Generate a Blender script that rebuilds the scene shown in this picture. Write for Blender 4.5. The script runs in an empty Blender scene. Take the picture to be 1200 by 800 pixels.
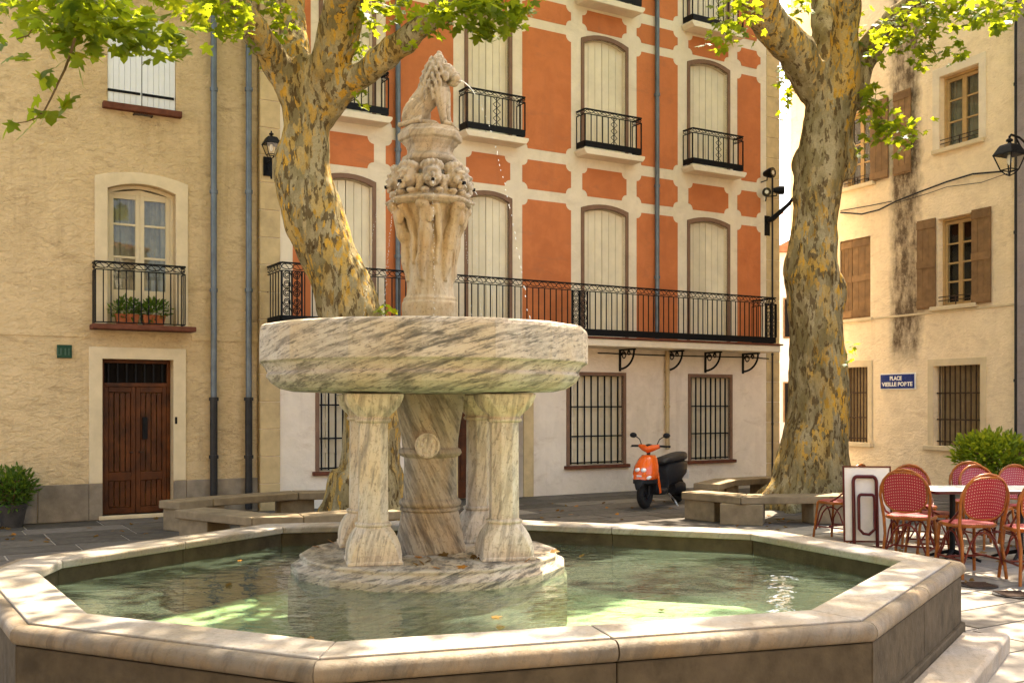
import bpy, bmesh, math, random
import numpy as np
from mathutils import Vector, Matrix, Euler, noise
rad = math.radians
rnd = random.Random(11)
scene = bpy.context.scene
C = scene.collection

# ------------------------------------------------------------------ camera, sky, sun, exposure
FPX, HZ, EYE = 1200.0, 472.0, 1.62          # focal length and horizon row in photo pixels, eye height in metres
cam = bpy.data.objects.new('camera', bpy.data.cameras.new('camera'))
C.objects.link(cam)
cam.location = (0, 0, EYE)
cam.rotation_euler = (rad(90), 0, 0)
cam.data.sensor_width = 36
cam.data.lens = 36 * FPX / 1200
cam.data.shift_y = (HZ - 400) / 1200
cam.data.clip_start = 0.05
cam.data.clip_end = 2000
scene.camera = cam

SUN_H = Vector((0.42, 0.9075, 0)).normalized()   # horizontal direction towards the sun
SUN_EL = rad(61)
world = bpy.data.worlds.new('World')
scene.world = world
world.use_nodes = True
wn = world.node_tree.nodes
wl = world.node_tree.links
wn.clear()
wo = wn.new('ShaderNodeOutputWorld')
bg = wn.new('ShaderNodeBackground')
sky = wn.new('ShaderNodeTexSky')
sky.sky_type = 'NISHITA'
sky.sun_disc = False
sky.sun_elevation = SUN_EL
sky.sun_rotation = math.atan2(SUN_H.x, SUN_H.y)
sky.dust_density = 4.0
sky.ozone_density = 0.6
bg.inputs['Strength'].default_value = 0.15
wl.new(sky.outputs[0], bg.inputs['Color'])
wl.new(bg.outputs[0], wo.inputs['Surface'])
sl = bpy.data.lights.new('sun', 'SUN')
sl.energy = 4.6
sl.angle = rad(0.53)
sl.color = (1.0, 0.93, 0.80)
sun = bpy.data.objects.new('sun', sl)
C.objects.link(sun)
sun_dir = Vector((SUN_H.x * math.cos(SUN_EL), SUN_H.y * math.cos(SUN_EL), math.sin(SUN_EL)))
sun.rotation_euler = sun_dir.to_track_quat('Z', 'Y').to_euler()
sun.location = (8, 20, 30)
vs = scene.view_settings
vs.view_transform = 'Standard'
vs.look = 'None'
vs.gamma = 1
vs.use_curve_mapping = False
vs.exposure = 2.6
vs.use_white_balance = True
vs.white_balance_temperature = 7400
vs.white_balance_tint = 12
scene.cycles.max_bounces = 10
scene.cycles.diffuse_bounces = 5
scene.cycles.transparent_max_bounces = 16
scene.cycles.caustics_reflective = False
scene.cycles.caustics_refractive = False

# ------------------------------------------------------------------ helpers
def ray(px, py):
    return Vector(((px - 600) / FPX, 1, (HZ - py) / FPX))
def at(px, py, Y):
    d = ray(px, py) * Y
    return Vector((d.x, Y, EYE + d.z))
def ground(px, py, z=0.0):
    return at(px, py, FPX * (EYE - z) / (py - HZ))

def tag(o, label=None, cat=None, group=None, kind=None):
    if label: o['label'] = label
    if cat: o['category'] = cat
    if group: o['group'] = group
    if kind: o['kind'] = kind
    return o
def empty(name, loc=(0, 0, 0), rz=0.0, label=None, cat=None, group=None):
    o = bpy.data.objects.new(name, None)
    o.empty_display_size = 0.2
    C.objects.link(o)
    o.location = loc
    o.rotation_euler = (0, 0, rz)
    return tag(o, label, cat, group)
def copy_tree(o, parent=None):
    c = o.copy()
    C.objects.link(c)
    c.parent = parent
    for ch in o.children:
        copy_tree(ch, c)
    return c

class MB:
    def __init__(s):
        s.bm = bmesh.new()
    def face(s, pts):
        return s.bm.faces.new([s.bm.verts.new(p) for p in pts])
    def box(s, x0, x1, y0, y1, z0, z1, M=None):
        v = [Vector(p) for p in ((x0,y0,z0),(x1,y0,z0),(x1,y1,z0),(x0,y1,z0),(x0,y0,z1),(x1,y0,z1),(x1,y1,z1),(x0,y1,z1))]
        if M: v = [M @ p for p in v]
        v = [s.bm.verts.new(p) for p in v]
        for f in ((3,2,1,0),(4,5,6,7),(0,1,5,4),(1,2,6,5),(2,3,7,6),(3,0,4,7)):
            s.bm.faces.new([v[i] for i in f])
        return s
    def loft(s, rings, closed=True, cap=True):
        rr = [[s.bm.verts.new(p) for p in r] for r in rings]
        n = len(rr[0])
        for a, b in zip(rr, rr[1:]):
            for i in range(n if closed else n - 1):
                j = (i + 1) % n
                s.bm.faces.new((a[i], a[j], b[j], b[i]))
        if cap:
            s.bm.faces.new(rr[0][::-1])
            s.bm.faces.new(rr[-1])
        return s
    def prism(s, poly, y0, y1):          # polygon in x,z extruded along y
        return s.loft([[(x, y1, z) for x, z in poly], [(x, y0, z) for x, z in poly]])
    def prismz(s, poly, z0, z1):         # polygon in x,y extruded up
        return s.loft([[(p[0], p[1], z0) for p in poly], [(p[0], p[1], z1) for p in poly]])
    def tube(s, pts, r, n=6, cap=True, closed=False):
        pts = [Vector(p) for p in pts]
        m = len(pts)
        rs = r if isinstance(r, (list, tuple)) else [r] * m
        rings, up = [], None
        for i, p in enumerate(pts):
            if closed: t = pts[(i + 1) % m] - pts[i - 1]
            else: t = pts[min(i + 1, m - 1)] - pts[max(i - 1, 0)]
            t.normalize()
            if up is None:
                up = Vector((0, 0, 1)) if abs(t.z) < 0.9 else Vector((0, 1, 0))
            a = t.cross(up)
            if a.length < 1e-5: a = t.orthogonal()
            a.normalize()
            up = a.cross(t).normalized()
            rings.append([p + (a * math.cos(k * 2 * math.pi / n) + up * math.sin(k * 2 * math.pi / n)) * rs[i] for k in range(n)])
        if closed:
            rings.append(rings[0])
            cap = False
        return s.loft(rings, cap=cap)
    def lathe(s, prof, n=24, c=(0, 0, 0), rot=0.0, mod=None):
        rings = []
        for r, z in prof:
            ring = []
            for k in range(n):
                a = rot + 2 * math.pi * k / n
                q = r * (mod(a, z) if mod else 1)
                ring.append((c[0] + q * math.cos(a), c[1] + q * math.sin(a), c[2] + z))
            rings.append(ring)
        return s.loft(rings)
    def ell(s, c, rd, rot=None, n=12, m=8):
        M = Matrix.Translation(Vector(c)) @ (Euler(rot).to_matrix().to_4x4() if rot else Matrix())
        rings = []
        for i in range(m + 1):
            t = -math.pi / 2 + math.pi * i / m
            cr = max(math.cos(t), 0.02)
            rings.append([M @ Vector((rd[0] * cr * math.cos(2 * math.pi * k / n), rd[1] * cr * math.sin(2 * math.pi * k / n), rd[2] * math.sin(t))) for k in range(n)])
        return s.loft(rings)
    def mesh(s, name, recalc=True):
        if recalc: bmesh.ops.recalc_face_normals(s.bm, faces=s.bm.faces[:])
        me = bpy.data.meshes.new(name)
        s.bm.to_mesh(me)
        s.bm.free()
        return me
    def build(s, name, mat, parent=None, smooth=None, bevel=0.0, seg=2, recalc=True):
        me = s.mesh(name, recalc)
        if mat: me.materials.append(mat)
        if smooth is not None:
            for p in me.polygons: p.use_smooth = True
            me.set_sharp_from_angle(angle=rad(smooth))
        o = bpy.data.objects.new(name, me)
        C.objects.link(o)
        o.parent = parent
        if bevel:
            b = o.modifiers.new('bevel', 'BEVEL')
            b.width = bevel
            b.segments = seg
            b.limit_method = 'ANGLE'
            b.angle_limit = rad(35)
        return o

def bake(o, remesh=None, smooth_it=0, smooth_shade=True):
    """join the shapes of a mesh into one skin (voxel union), keep it as plain mesh"""
    if remesh:
        m = o.modifiers.new('r', 'REMESH')
        m.mode = 'VOXEL'
        m.voxel_size = remesh
    if smooth_it:
        m = o.modifiers.new('s', 'SMOOTH')
        m.iterations = smooth_it
        m.factor = 0.5
    dg = bpy.context.evaluated_depsgraph_get()
    dg.update()
    me = bpy.data.meshes.new_from_object(o.evaluated_get(dg))
    mats = list(o.data.materials)
    o.modifiers.clear()
    o.data = me
    if not me.materials:
        for k in mats: me.materials.append(k)
    if smooth_shade:
        for p in me.polygons: p.use_smooth = True
    return o
def displace(o, fn):
    me = o.data
    n = len(me.vertices)
    co = np.empty(n * 3, np.float32); nr = np.empty(n * 3, np.float32)
    me.vertices.foreach_get('co', co)
    me.vertex_normals.foreach_get('vector', nr)
    co = co.reshape(-1, 3); nr = nr.reshape(-1, 3)
    h = np.array([fn(Vector(c)) for c in co.tolist()], np.float32)
    me.vertices.foreach_set('co', (co + nr * h[:, None]).ravel())
    me.update()

class Fac:
    """a vertical facade: local x runs along it, local -y points to the square"""
    def __init__(s, px, py, vx):
        s.o = ground(px, py)
        d = Vector(((vx - 600) / FPX, 1, 0)).normalized()
        if d.x < 0: d = -d
        s.d, s.y = d, Vector((-d.y, d.x, 0))
        s.rz = math.atan2(d.y, d.x)
    def uv(s, px, py, off=0.0):
        r = ray(px, py)
        t = ((s.o - Vector((0, 0, EYE))).dot(s.y) - off) / r.dot(s.y)
        p = Vector((0, 0, EYE)) + r * t
        return (p - s.o).dot(s.d), p.z
    def u(s, px, off=0.0): return s.uv(px, 400, off)[0]
    def z(s, px, py, off=0.0): return s.uv(px, py, off)[1]
    def w(s, u, off, z):                # local to world
        return s.o + s.d * u - s.y * off + Vector((0, 0, z))

# ------------------------------------------------------------------ materials
class N:
    def __init__(s, name):
        s.m = bpy.data.materials.new(name)
        s.m.use_nodes = True
        s.t = s.m.node_tree
        s.t.nodes.clear()
        s.out = s.t.nodes.new('ShaderNodeOutputMaterial')
    def n(s, typ, **kw):
        nd = s.t.nodes.new('ShaderNode' + typ)
        for k, v in kw.items():
            if k.startswith('i_'):
                key = k[2:].replace('_', ' ')
                nd.inputs[key].default_value = v
            else: setattr(nd, k, v)
        return nd
    def l(s, a, b): s.t.links.new(a, b)
    def pos(s, scale=(1, 1, 1), rot=(0, 0, 0), obj=False):
        if obj: c = s.n('TexCoord').outputs['Object']
        else: c = s.n('NewGeometry').outputs['Position']
        if any(rot):
            r = s.n('Mapping')
            r.inputs['Rotation'].default_value = rot
            s.l(c, r.inputs['Vector'])
            c = r.outputs[0]
        m = s.n('Mapping')
        m.inputs['Scale'].default_value = scale
        s.l(c, m.inputs['Vector'])
        return m.outputs[0]
    def noise(s, vec, scale, detail=5, rough=0.55, dist=0.0):
        nd = s.n('TexNoise')
        s.l(vec, nd.inputs['Vector'])
        nd.inputs['Scale'].default_value = scale
        nd.inputs['Detail'].default_value = detail
        nd.inputs['Roughness'].default_value = rough
        nd.inputs['Distortion'].default_value = dist
        return nd.outputs['Fac']
    def ramp(s, fac, stops, interp='LINEAR'):
        r = s.n('ValToRGB')
        r.color_ramp.interpolation = interp
        e = r.color_ramp.elements
        while len(e) < len(stops): e.new(0.5)
        for k, (p, c) in zip(e, stops):
            k.position = p
            k.color = (c, c, c, 1) if isinstance(c, (int, float)) else (*c, 1)
        s.l(fac, r.inputs[0])
        return r.outputs[0]
    def mix(s, fac, a, b, mode='MIX'):
        m = s.n('MixRGB', blend_type=mode)
        for sock, v in ((m.inputs[0], fac), (m.inputs[1], a), (m.inputs[2], b)):
            if isinstance(v, (int, float)): sock.default_value = v if sock.type == 'VALUE' else (v, v, v, 1)
            elif isinstance(v, tuple): sock.default_value = (*v, 1)
            else: s.l(v, sock)
        return m.outputs[0]
    def math(s, op, a, b=0.0, clamp=False):
        m = s.n('Math', operation=op, use_clamp=clamp)
        for sock, v in ((m.inputs[0], a), (m.inputs[1], b)):
            if isinstance(v, (int, float)): sock.default_value = v
            else: s.l(v, sock)
        return m.outputs[0]
    def bump(s, h, strength=0.3, dist=0.02, normal=None):
        b = s.n('Bump')
        b.inputs['Strength'].default_value = strength
        b.inputs['Distance'].default_value = dist
        s.l(h, b.inputs['Height'])
        if normal: s.l(normal, b.inputs['Normal'])
        return b.outputs[0]
    def bsdf(s, col, rough=0.7, normal=None, metal=0.0, spec=0.5, coat=0.0):
        p = s.n('BsdfPrincipled')
        for sock, v in ((p.inputs['Base Color'], col), (p.inputs['Roughness'], rough)):
            if isinstance(v, (int, float)): sock.default_value = v
            elif isinstance(v, tuple): sock.default_value = (*v, 1)
            else: s.l(v, sock)
        p.inputs['Metallic'].default_value = metal
        p.inputs['Specular IOR Level'].default_value = spec
        p.inputs['Coat Weight'].default_value = coat
        if normal: s.l(normal, p.inputs['Normal'])
        s.l(p.outputs[0], s.out.inputs['Surface'])
        s.p = p
        return s.m

def m_plain(name, col, rough=0.5, var=0.25, scale=9, bump=0.15, metal=0.0, coat=0.0, spec=0.12, dirt=0.0, obj=False, orand=0.0):
    k = N(name)
    p = k.pos(obj=obj)
    a = k.noise(p, scale, 6, 0.6)
    c = k.mix(k.ramp(a, [(0.3, 0.0), (0.7, 1.0)]), tuple(x * (1 - var) for x in col), tuple(min(1, x * (1 + var)) for x in col))
    if dirt:
        d = k.ramp(k.noise(p, scale * 0.23, 8, 0.7), [(0.5, 0.0), (0.75, dirt)])
        c = k.mix(d, c, (0.10, 0.075, 0.05))
    if orand: c = k.mix(1.0, c, k.ramp(k.n('ObjectInfo').outputs['Random'], [(0.0, 1 - orand), (1.0, 1.0 + orand * 0.4)]), 'MULTIPLY')
    rr = k.ramp(k.noise(p, scale * 2.3, 4), [(0.3, max(0.02, rough - 0.1)), (0.7, min(1, rough + 0.1))])
    h = k.noise(p, scale * 5, 5)
    return k.bsdf(c, rr, k.bump(h, bump, 0.01) if bump else None, metal, spec, coat)

def m_stucco(name, light, dark, dirtcol, trowel=1.0, dirt=0.5, stain_u=None, orand=0.0):
    k = N(name)
    p = k.pos()
    big = k.noise(p, 0.55, 6, 0.6)
    mid = k.noise(p, 3.2, 8, 0.65, 0.4)
    c = k.mix(k.ramp(big, [(0.35, 0.0), (0.68, 1.0)]), light, dark)
    c = k.mix(k.ramp(mid, [(0.42, 0.0), (0.62, 0.55)]), c, tuple(x * 1.12 for x in light))
    ps = k.pos(scale=(1, 1, 2.6))
    blot = k.noise(ps, 1.7, 10, 0.72, 0.6)
    c = k.mix(k.ramp(blot, [(0.55, 0.0), (0.74, dirt)]), c, dirtcol)
    pv = k.pos(scale=(5, 5, 0.45))
    streak = k.noise(pv, 1.3, 6, 0.6)
    c = k.mix(k.ramp(streak, [(0.56, 0.0), (0.78, dirt * 0.5)]), c, dirtcol)
    crack = k.ramp(k.noise(k.pos(scale=(1, 1, 1.8)), 4.5, 3, 0.5, 1.4), [(0.487, 0.0), (0.5, 1.0), (0.513, 0.0)])
    mask = k.ramp(k.noise(p, 1.1, 3), [(0.5, 0.0), (0.62, 0.55)])
    c = k.mix(k.math('MULTIPLY', crack, k.math('MULTIPLY', mask, trowel)), c, dirtcol)
    if stain_u is not None:
        o = stain_u
        x = k.n('TexCoord').outputs['Object']
        sp = k.n('SeparateXYZ')
        k.l(x, sp.inputs[0])
        wob = k.math('MULTIPLY', k.math('SUBTRACT', k.noise(p, 1.6, 6, 0.7), 0.5), o[2])
        dd = k.math('ABSOLUTE', k.math('SUBTRACT', k.math('ADD', sp.outputs[0], wob), o[0]))
        mk = k.math('SUBTRACT', 1.0, k.math('DIVIDE', dd, o[1]), True)
        gr = k.ramp(k.noise(k.pos(scale=(1, 1, 0.5)), 4.5, 9, 0.75), [(0.36, 0.35), (0.56, 1.0)])
        zf = k.n('MapRange')
        zf.inputs[1].default_value = o[3]; zf.inputs[2].default_value = o[3] + 0.5
        k.l(sp.outputs[2], zf.inputs[0])
        f = k.math('MULTIPLY', k.math('MULTIPLY', k.math('MULTIPLY', mk, 2.2, True), gr), zf.outputs[0], True)
        c = k.mix(k.math('MULTIPLY', f, 0.95), c, (0.085, 0.055, 0.032))
    if orand: c = k.mix(1.0, c, k.ramp(k.n('ObjectInfo').outputs['Random'], [(0.0, 1 - orand), (1.0, 1.0)]), 'MULTIPLY')
    mot = k.noise(k.pos(scale=(1, 1, 1.6)), 9, 8, 0.72, 0.8)
    c = k.mix(k.ramp(mot, [(0.5, 0.0), (0.7, 0.5 * trowel)], 'LINEAR'), c, tuple(0.5 * x + 0.5 * y for x, y in zip(dark, dirtcol)))
    h1 = k.noise(k.pos(scale=(1, 1, 1.7)), 8, 6, 0.62, 0.9)
    h2 = k.noise(p, 70, 4, 0.6)
    nb = k.bump(h1, min(1.0, 0.9 * trowel), 0.05)
    nb = k.bump(h2, 0.35, 0.006, nb)
    return k.bsdf(c, 0.9, nb, spec=0.05)

def m_marble(name, base, vein, rot, scale=1.0, rough=0.55, warm=0.4, str_=1.0):
    k = N(name)
    p = k.pos(scale=(1.6 * scale, 1.6 * scale, 13 * scale), rot=rot)
    p2 = k.pos(scale=(4 * scale, 4 * scale, 24 * scale), rot=rot)
    v1 = k.noise(p, 1.0, 9, 0.68, 0.25)
    v2 = k.noise(p2, 1.0, 6, 0.65, 0.2)
    w = k.pos()
    c = k.mix(k.ramp(k.noise(w, 2.3, 5), [(0.38, 0.0), (0.66, 1.0)]), base, tuple(x * y for x, y in zip(base, (1.0, 0.90, 0.74))))
    area = k.ramp(k.noise(w, 1.7, 3), [(0.35, 0.45), (0.6, 1.0)])
    f1 = k.math('MULTIPLY', k.ramp(v1, [(0.47, 0.0), (0.56, 0.6 * str_), (0.66, 0.9 * str_)]), area)
    c = k.mix(f1, c, vein)
    c = k.mix(k.ramp(v2, [(0.54, 0.0), (0.64, 0.65 * str_)]), c, tuple(x * 0.85 for x in vein))
    stain = k.ramp(k.noise(k.pos(scale=(2.5, 2.5, 0.8)), 2.6, 8, 0.7), [(0.48, 0.0), (0.72, warm)])
    c = k.mix(stain, c, (0.40, 0.23, 0.085))
    pit = k.ramp(k.noise(w, 42, 6, 0.75), [(0.54, 0.0), (0.68, 0.7)])
    c = k.mix(pit, c, (0.12, 0.085, 0.05))
    h = k.noise(w, 22, 8, 0.75)
    h2 = k.noise(w, 5, 4, 0.6)
    nb = k.bump(h2, 0.35, 0.03)
    return k.bsdf(c, k.ramp(v1, [(0.3, rough - 0.1), (0.7, rough + 0.15)]), k.bump(h, 0.5, 0.012, nb), spec=0.12)

M = {}
M['stucco_left'] = m_stucco('ochre stucco', (0.60, 0.445, 0.255), (0.50, 0.36, 0.195), (0.19, 0.12, 0.055), 0.95, 0.65)
M['plaster_white'] = m_stucco('pale plaster', (0.78, 0.68, 0.56), (0.70, 0.60, 0.48), (0.42, 0.28, 0.17), 0.25, 0.45)
M['plaster_cream'] = m_stucco('cream band plaster', (0.73, 0.63, 0.48), (0.65, 0.55, 0.41), (0.36, 0.26, 0.16), 0.15, 0.3)
M['orange'] = m_stucco('terracotta plaster', (0.56, 0.185, 0.072), (0.47, 0.145, 0.055), (0.34, 0.14, 0.075), 0.15, 0.6, orand=0.10)
M['stone_quoin'] = m_plain('yellow limestone', (0.55, 0.41, 0.22), 0.85, 0.15, 5, 0.3, dirt=0.35)
M['stone_cream'] = m_plain('cream dressed stone', (0.63, 0.51, 0.33), 0.85, 0.1, 4, 0.2, dirt=0.2)
M['stone_dado'] = m_plain('grey dado stone', (0.24, 0.195, 0.145), 0.85, 0.3, 4, 0.4, dirt=0.6)
M['shutter_cream'] = m_plain('cream painted wood', (0.77, 0.68, 0.50), 0.55, 0.08, 3, 0.08, dirt=0.2, orand=0.12)
M['shutter_white'] = m_plain('white painted wood', (0.70, 0.72, 0.74), 0.5, 0.05, 3, 0.08, dirt=0.1)
M['frame_brown'] = m_plain('mauve brown frame', (0.20, 0.115, 0.075), 0.6, 0.15, 6, 0.1)
M['sill_red'] = m_plain('red clay sill', (0.13, 0.045, 0.026), 0.7, 0.3, 8, 0.3)
M['iron'] = m_plain('black iron', (0.006, 0.006, 0.0065), 0.5, 0.3, 20, 0.15, spec=0.12)
M['iron_rust'] = m_plain('rusty iron', (0.05, 0.03, 0.02), 0.7, 0.4, 20, 0.2)
M['pipe_blue'] = m_plain('zinc pipe', (0.135, 0.16, 0.18), 0.45, 0.2, 6, 0.05, metal=0.4, dirt=0.2)
M['pipe_dark'] = m_plain('cast iron pipe', (0.018, 0.017, 0.017), 0.5, 0.4, 9, 0.2, spec=0.3)
M['pipe_cream'] = m_plain('painted pipe', (0.50, 0.37, 0.20), 0.5, 0.15, 6, 0.05, dirt=0.3)
M['coping'] = m_marble('grey coping marble', (0.275, 0.255, 0.23), (0.09, 0.08, 0.067), (0.3, 0.9, 0.4), 0.35, 0.5, 0.22, 0.5)
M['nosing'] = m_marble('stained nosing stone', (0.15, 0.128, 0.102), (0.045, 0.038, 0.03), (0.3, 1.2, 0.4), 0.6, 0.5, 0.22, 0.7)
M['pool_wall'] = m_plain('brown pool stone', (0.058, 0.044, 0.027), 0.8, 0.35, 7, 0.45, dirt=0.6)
M['marble_bowl'] = m_marble('veined bowl marble', (0.43, 0.375, 0.30), (0.085, 0.077, 0.065), (0.0, rad(17), 0.0), 2.4, 0.6, 0.16, 1.2)
M['marble_col'] = m_marble('veined column marble', (0.54, 0.47, 0.37), (0.16, 0.14, 0.11), (0.0, rad(80), 0.5), 1.7, 0.55, 0.3, 0.9)
M['marble_pillar'] = m_marble('grey veined pillar marble', (0.34, 0.285, 0.21), (0.085, 0.07, 0.052), (0.0, rad(-65), 0.0), 1.5, 0.55, 0.35, 1.0)
M['marble_lion'] = m_marble('weathered carved marble', (0.40, 0.345, 0.27), (0.12, 0.095, 0.065), (0.3, 0.9, 0.1), 1.4, 0.65, 0.3, 0.7)
M['marble_shaft'] = m_marble('ochre stained marble', (0.43, 0.35, 0.24), (0.24, 0.16, 0.08), (0.0, rad(88), 0.3), 1.2, 0.6, 0.55, 0.7)
M['wood_door'] = m_plain('varnished brown wood', (0.085, 0.024, 0.005), 0.5, 0.55, 5, 0.2, spec=0.2)
M['wood_shutter'] = m_plain('weathered brown wood', (0.235, 0.135, 0.062), 0.7, 0.25, 7, 0.3, dirt=0.3, orand=0.25)
M['wood_sash'] = m_plain('honey sash wood', (0.45, 0.29, 0.13), 0.55, 0.15, 7, 0.1)
M['bench'] = m_plain('worn bench stone', (0.22, 0.165, 0.10), 0.8, 0.25, 6, 0.35, dirt=0.45)
M['curtain'] = m_plain('net curtain', (0.26, 0.225, 0.155), 0.9, 0.25, 5, 0.1)
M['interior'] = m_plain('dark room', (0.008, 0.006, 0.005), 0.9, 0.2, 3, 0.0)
M['terracotta'] = m_plain('terracotta pot', (0.36, 0.11, 0.045), 0.8, 0.25, 9, 0.2)
M['soil'] = m_plain('soil', (0.07, 0.05, 0.03), 0.95, 0.4, 20, 0.6)
M['rattan'] = m_plain('honey rattan cane', (0.25, 0.075, 0.013), 0.35, 0.35, 14, 0.1, coat=0.3)
M['rattan_red'] = m_plain('red brown cane', (0.12, 0.018, 0.01), 0.35, 0.3, 14, 0.1, coat=0.3)
M['table_red'] = m_plain('dark red enamel', (0.075, 0.006, 0.006), 0.35, 0.2, 14, 0.05, coat=0.3)
M['table_white'] = m_plain('white laminate', (0.72, 0.68, 0.60), 0.35, 0.05, 14, 0.02)
M['scooter_orange'] = m_plain('orange scooter paint', (0.72, 0.105, 0.012), 0.25, 0.04, 3, 0.0, coat=0.8)
M['plastic_black'] = m_plain('black plastic', (0.016, 0.016, 0.018), 0.5, 0.2, 30, 0.1)
M['seat_black'] = m_plain('black vinyl', (0.02, 0.02, 0.021), 0.4, 0.2, 30, 0.1)
M['rubber'] = m_plain('tyre rubber', (0.018, 0.017, 0.016), 0.8, 0.3, 30, 0.3)
M['metal'] = m_plain('grey metal', (0.45, 0.45, 0.46), 0.3, 0.1, 30, 0.02, metal=1.0)
M['lens'] = m_plain('clear lens', (0.70, 0.71, 0.72), 0.1, 0.05, 30, 0.0, coat=1.0)
M['sign_blue'] = m_plain('blue enamel', (0.008, 0.028, 0.17), 0.25, 0.1, 8, 0.0, coat=0.6)
M['sign_white'] = m_plain('white enamel', (0.80, 0.78, 0.72), 0.3, 0.05, 8, 0.0)
M['plate_green'] = m_plain('green enamel', (0.012, 0.05, 0.028), 0.35, 0.2, 8, 0.0)
M['roof'] = m_plain('roof tile', (0.36, 0.15, 0.07), 0.85, 0.3, 6, 0.4)
M['pot_grey'] = m_plain('dark planter', (0.05, 0.045, 0.04), 0.7, 0.3, 9, 0.2)
M['pot_stone'] = m_plain('stone planter', (0.32, 0.26, 0.19), 0.85, 0.25, 9, 0.3)
M['mortar'] = m_plain('paving mortar', (0.17, 0.152, 0.128), 0.9, 0.25, 8, 0.4, dirt=0.3)
M['joint'] = m_plain('pale joint mortar', (0.30, 0.265, 0.22), 0.9, 0.25, 8, 0.4, dirt=0.3)
M['twig'] = m_plain('twig bark', (0.13, 0.085, 0.04), 0.85, 0.3, 20, 0.3)
M['cable'] = m_plain('black cable', (0.015, 0.014, 0.013), 0.6, 0.2, 20, 0.0)
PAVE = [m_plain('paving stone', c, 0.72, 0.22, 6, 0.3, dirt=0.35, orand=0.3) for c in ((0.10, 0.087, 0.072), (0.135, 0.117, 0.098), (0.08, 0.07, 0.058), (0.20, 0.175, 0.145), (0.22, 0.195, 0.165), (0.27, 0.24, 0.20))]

def m_glass(name, tint=(0.9, 0.95, 0.95), base=0.10):
    k = N(name)
    tr = k.n('BsdfTransparent')
    tr.inputs[0].default_value = (*tint, 1)
    gl = k.n('BsdfGlossy')
    gl.inputs['Roughness'].default_value = 0.02
    gl.inputs[0].default_value = (1, 1, 1, 1)
    fr = k.n('LayerWeight')
    fr.inputs['Blend'].default_value = 0.5
    h = k.noise(k.pos(), 3.0, 2)
    b = k.bump(h, 0.06, 0.02)
    k.l(b, gl.inputs['Normal'])
    f = k.math('ADD', k.math('MULTIPLY', k.math('POWER', fr.outputs['Facing'], 4.0), 0.7), base, True)
    mx = k.n('MixShader')
    k.l(f, mx.inputs[0]); k.l(tr.outputs[0], mx.inputs[1]); k.l(gl.outputs[0], mx.inputs[2])
    k.l(mx.outputs[0], k.out.inputs[0])
    return k.m
M['glass'] = m_glass('window glass', (0.85, 0.9, 0.9), 0.035)
M['lamp_glass'] = m_glass('lantern glass', (0.95, 0.93, 0.86), 0.05)

def m_water():
    k = N('pool water')
    tr = k.n('BsdfTransparent')
    tr.inputs[0].default_value = (0.75, 0.90, 0.79, 1)
    gl = k.n('BsdfGlossy')
    gl.inputs['Roughness'].default_value = 0.015
    gl.inputs[0].default_value = (1, 1, 1, 1)
    fr = k.n('Fresnel')
    fr.inputs[0].default_value = 1.34
    p = k.pos(scale=(1, 1.7, 1))
    h = k.noise(p, 3.4, 3, 0.5, 0.6)
    h2 = k.noise(p, 13.0, 2, 0.5, 0.3)
    wv = k.n('TexWave', wave_type='RINGS', rings_direction='SPHERICAL')
    mp = k.n('Mapping')
    g = k.n('NewGeometry')
    k.l(g.outputs['Position'], mp.inputs[0])
    mp.inputs['Location'].default_value = (0.6, -7.5, -0.416)
    k.l(mp.outputs[0], wv.inputs[0])
    wv.inputs['Scale'].default_value = 3.2
    wv.inputs['Distortion'].default_value = 4.0
    wv.inputs['Detail'].default_value = 2
    hh = k.math('ADD', k.math('ADD', h, k.math('MULTIPLY', h2, 0.22)), k.math('MULTIPLY', wv.outputs['Fac'], 0.05))
    b = k.bump(hh, 0.20, 0.05)
    k.l(b, gl.inputs['Normal']); k.l(b, fr.inputs['Normal'])
    df = k.n('BsdfDiffuse')
    df.inputs[0].default_value = (0.25, 0.35, 0.25, 1)
    turb = k.n('MixShader')
    turb.inputs[0].default_value = 0.13
    k.l(tr.outputs[0], turb.inputs[1]); k.l(df.outputs[0], turb.inputs[2])
    mx = k.n('MixShader')
    k.l(k.math('MULTIPLY', fr.outputs[0], 1.3, True), mx.inputs[0]); k.l(turb.outputs[0], mx.inputs[1]); k.l(gl.outputs[0], mx.inputs[2])
    k.l(mx.outputs[0], k.out.inputs[0])
    return k.m
M['water'] = m_water()

def m_jet():
    k = N('water jet')
    p = k.n('BsdfPrincipled')
    p.inputs['Base Color'].default_value = (0.93, 0.95, 0.95, 1)
    p.inputs['Roughness'].default_value = 0.08
    p.inputs['Alpha'].default_value = 0.75
    k.l(p.outputs[0], k.out.inputs[0])
    return k.m
M['jet'] = m_jet()

def m_poolfloor():
    k = N('green algae pool floor')
    p = k.pos()
    c = k.mix(k.ramp(k.noise(p, 1.6, 6, 0.6), [(0.35, 0.0), (0.65, 1.0)]), (0.56, 0.62, 0.40), (0.32, 0.44, 0.28))
    c = k.mix(k.ramp(k.noise(p, 5.5, 8, 0.7, 0.8), [(0.5, 0.0), (0.66, 0.8)]), c, (0.17, 0.14, 0.03))
    return k.bsdf(c, 0.9, k.bump(k.noise(p, 14, 5), 0.3, 0.02), spec=0.05)
M['pool_floor'] = m_poolfloor()

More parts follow.
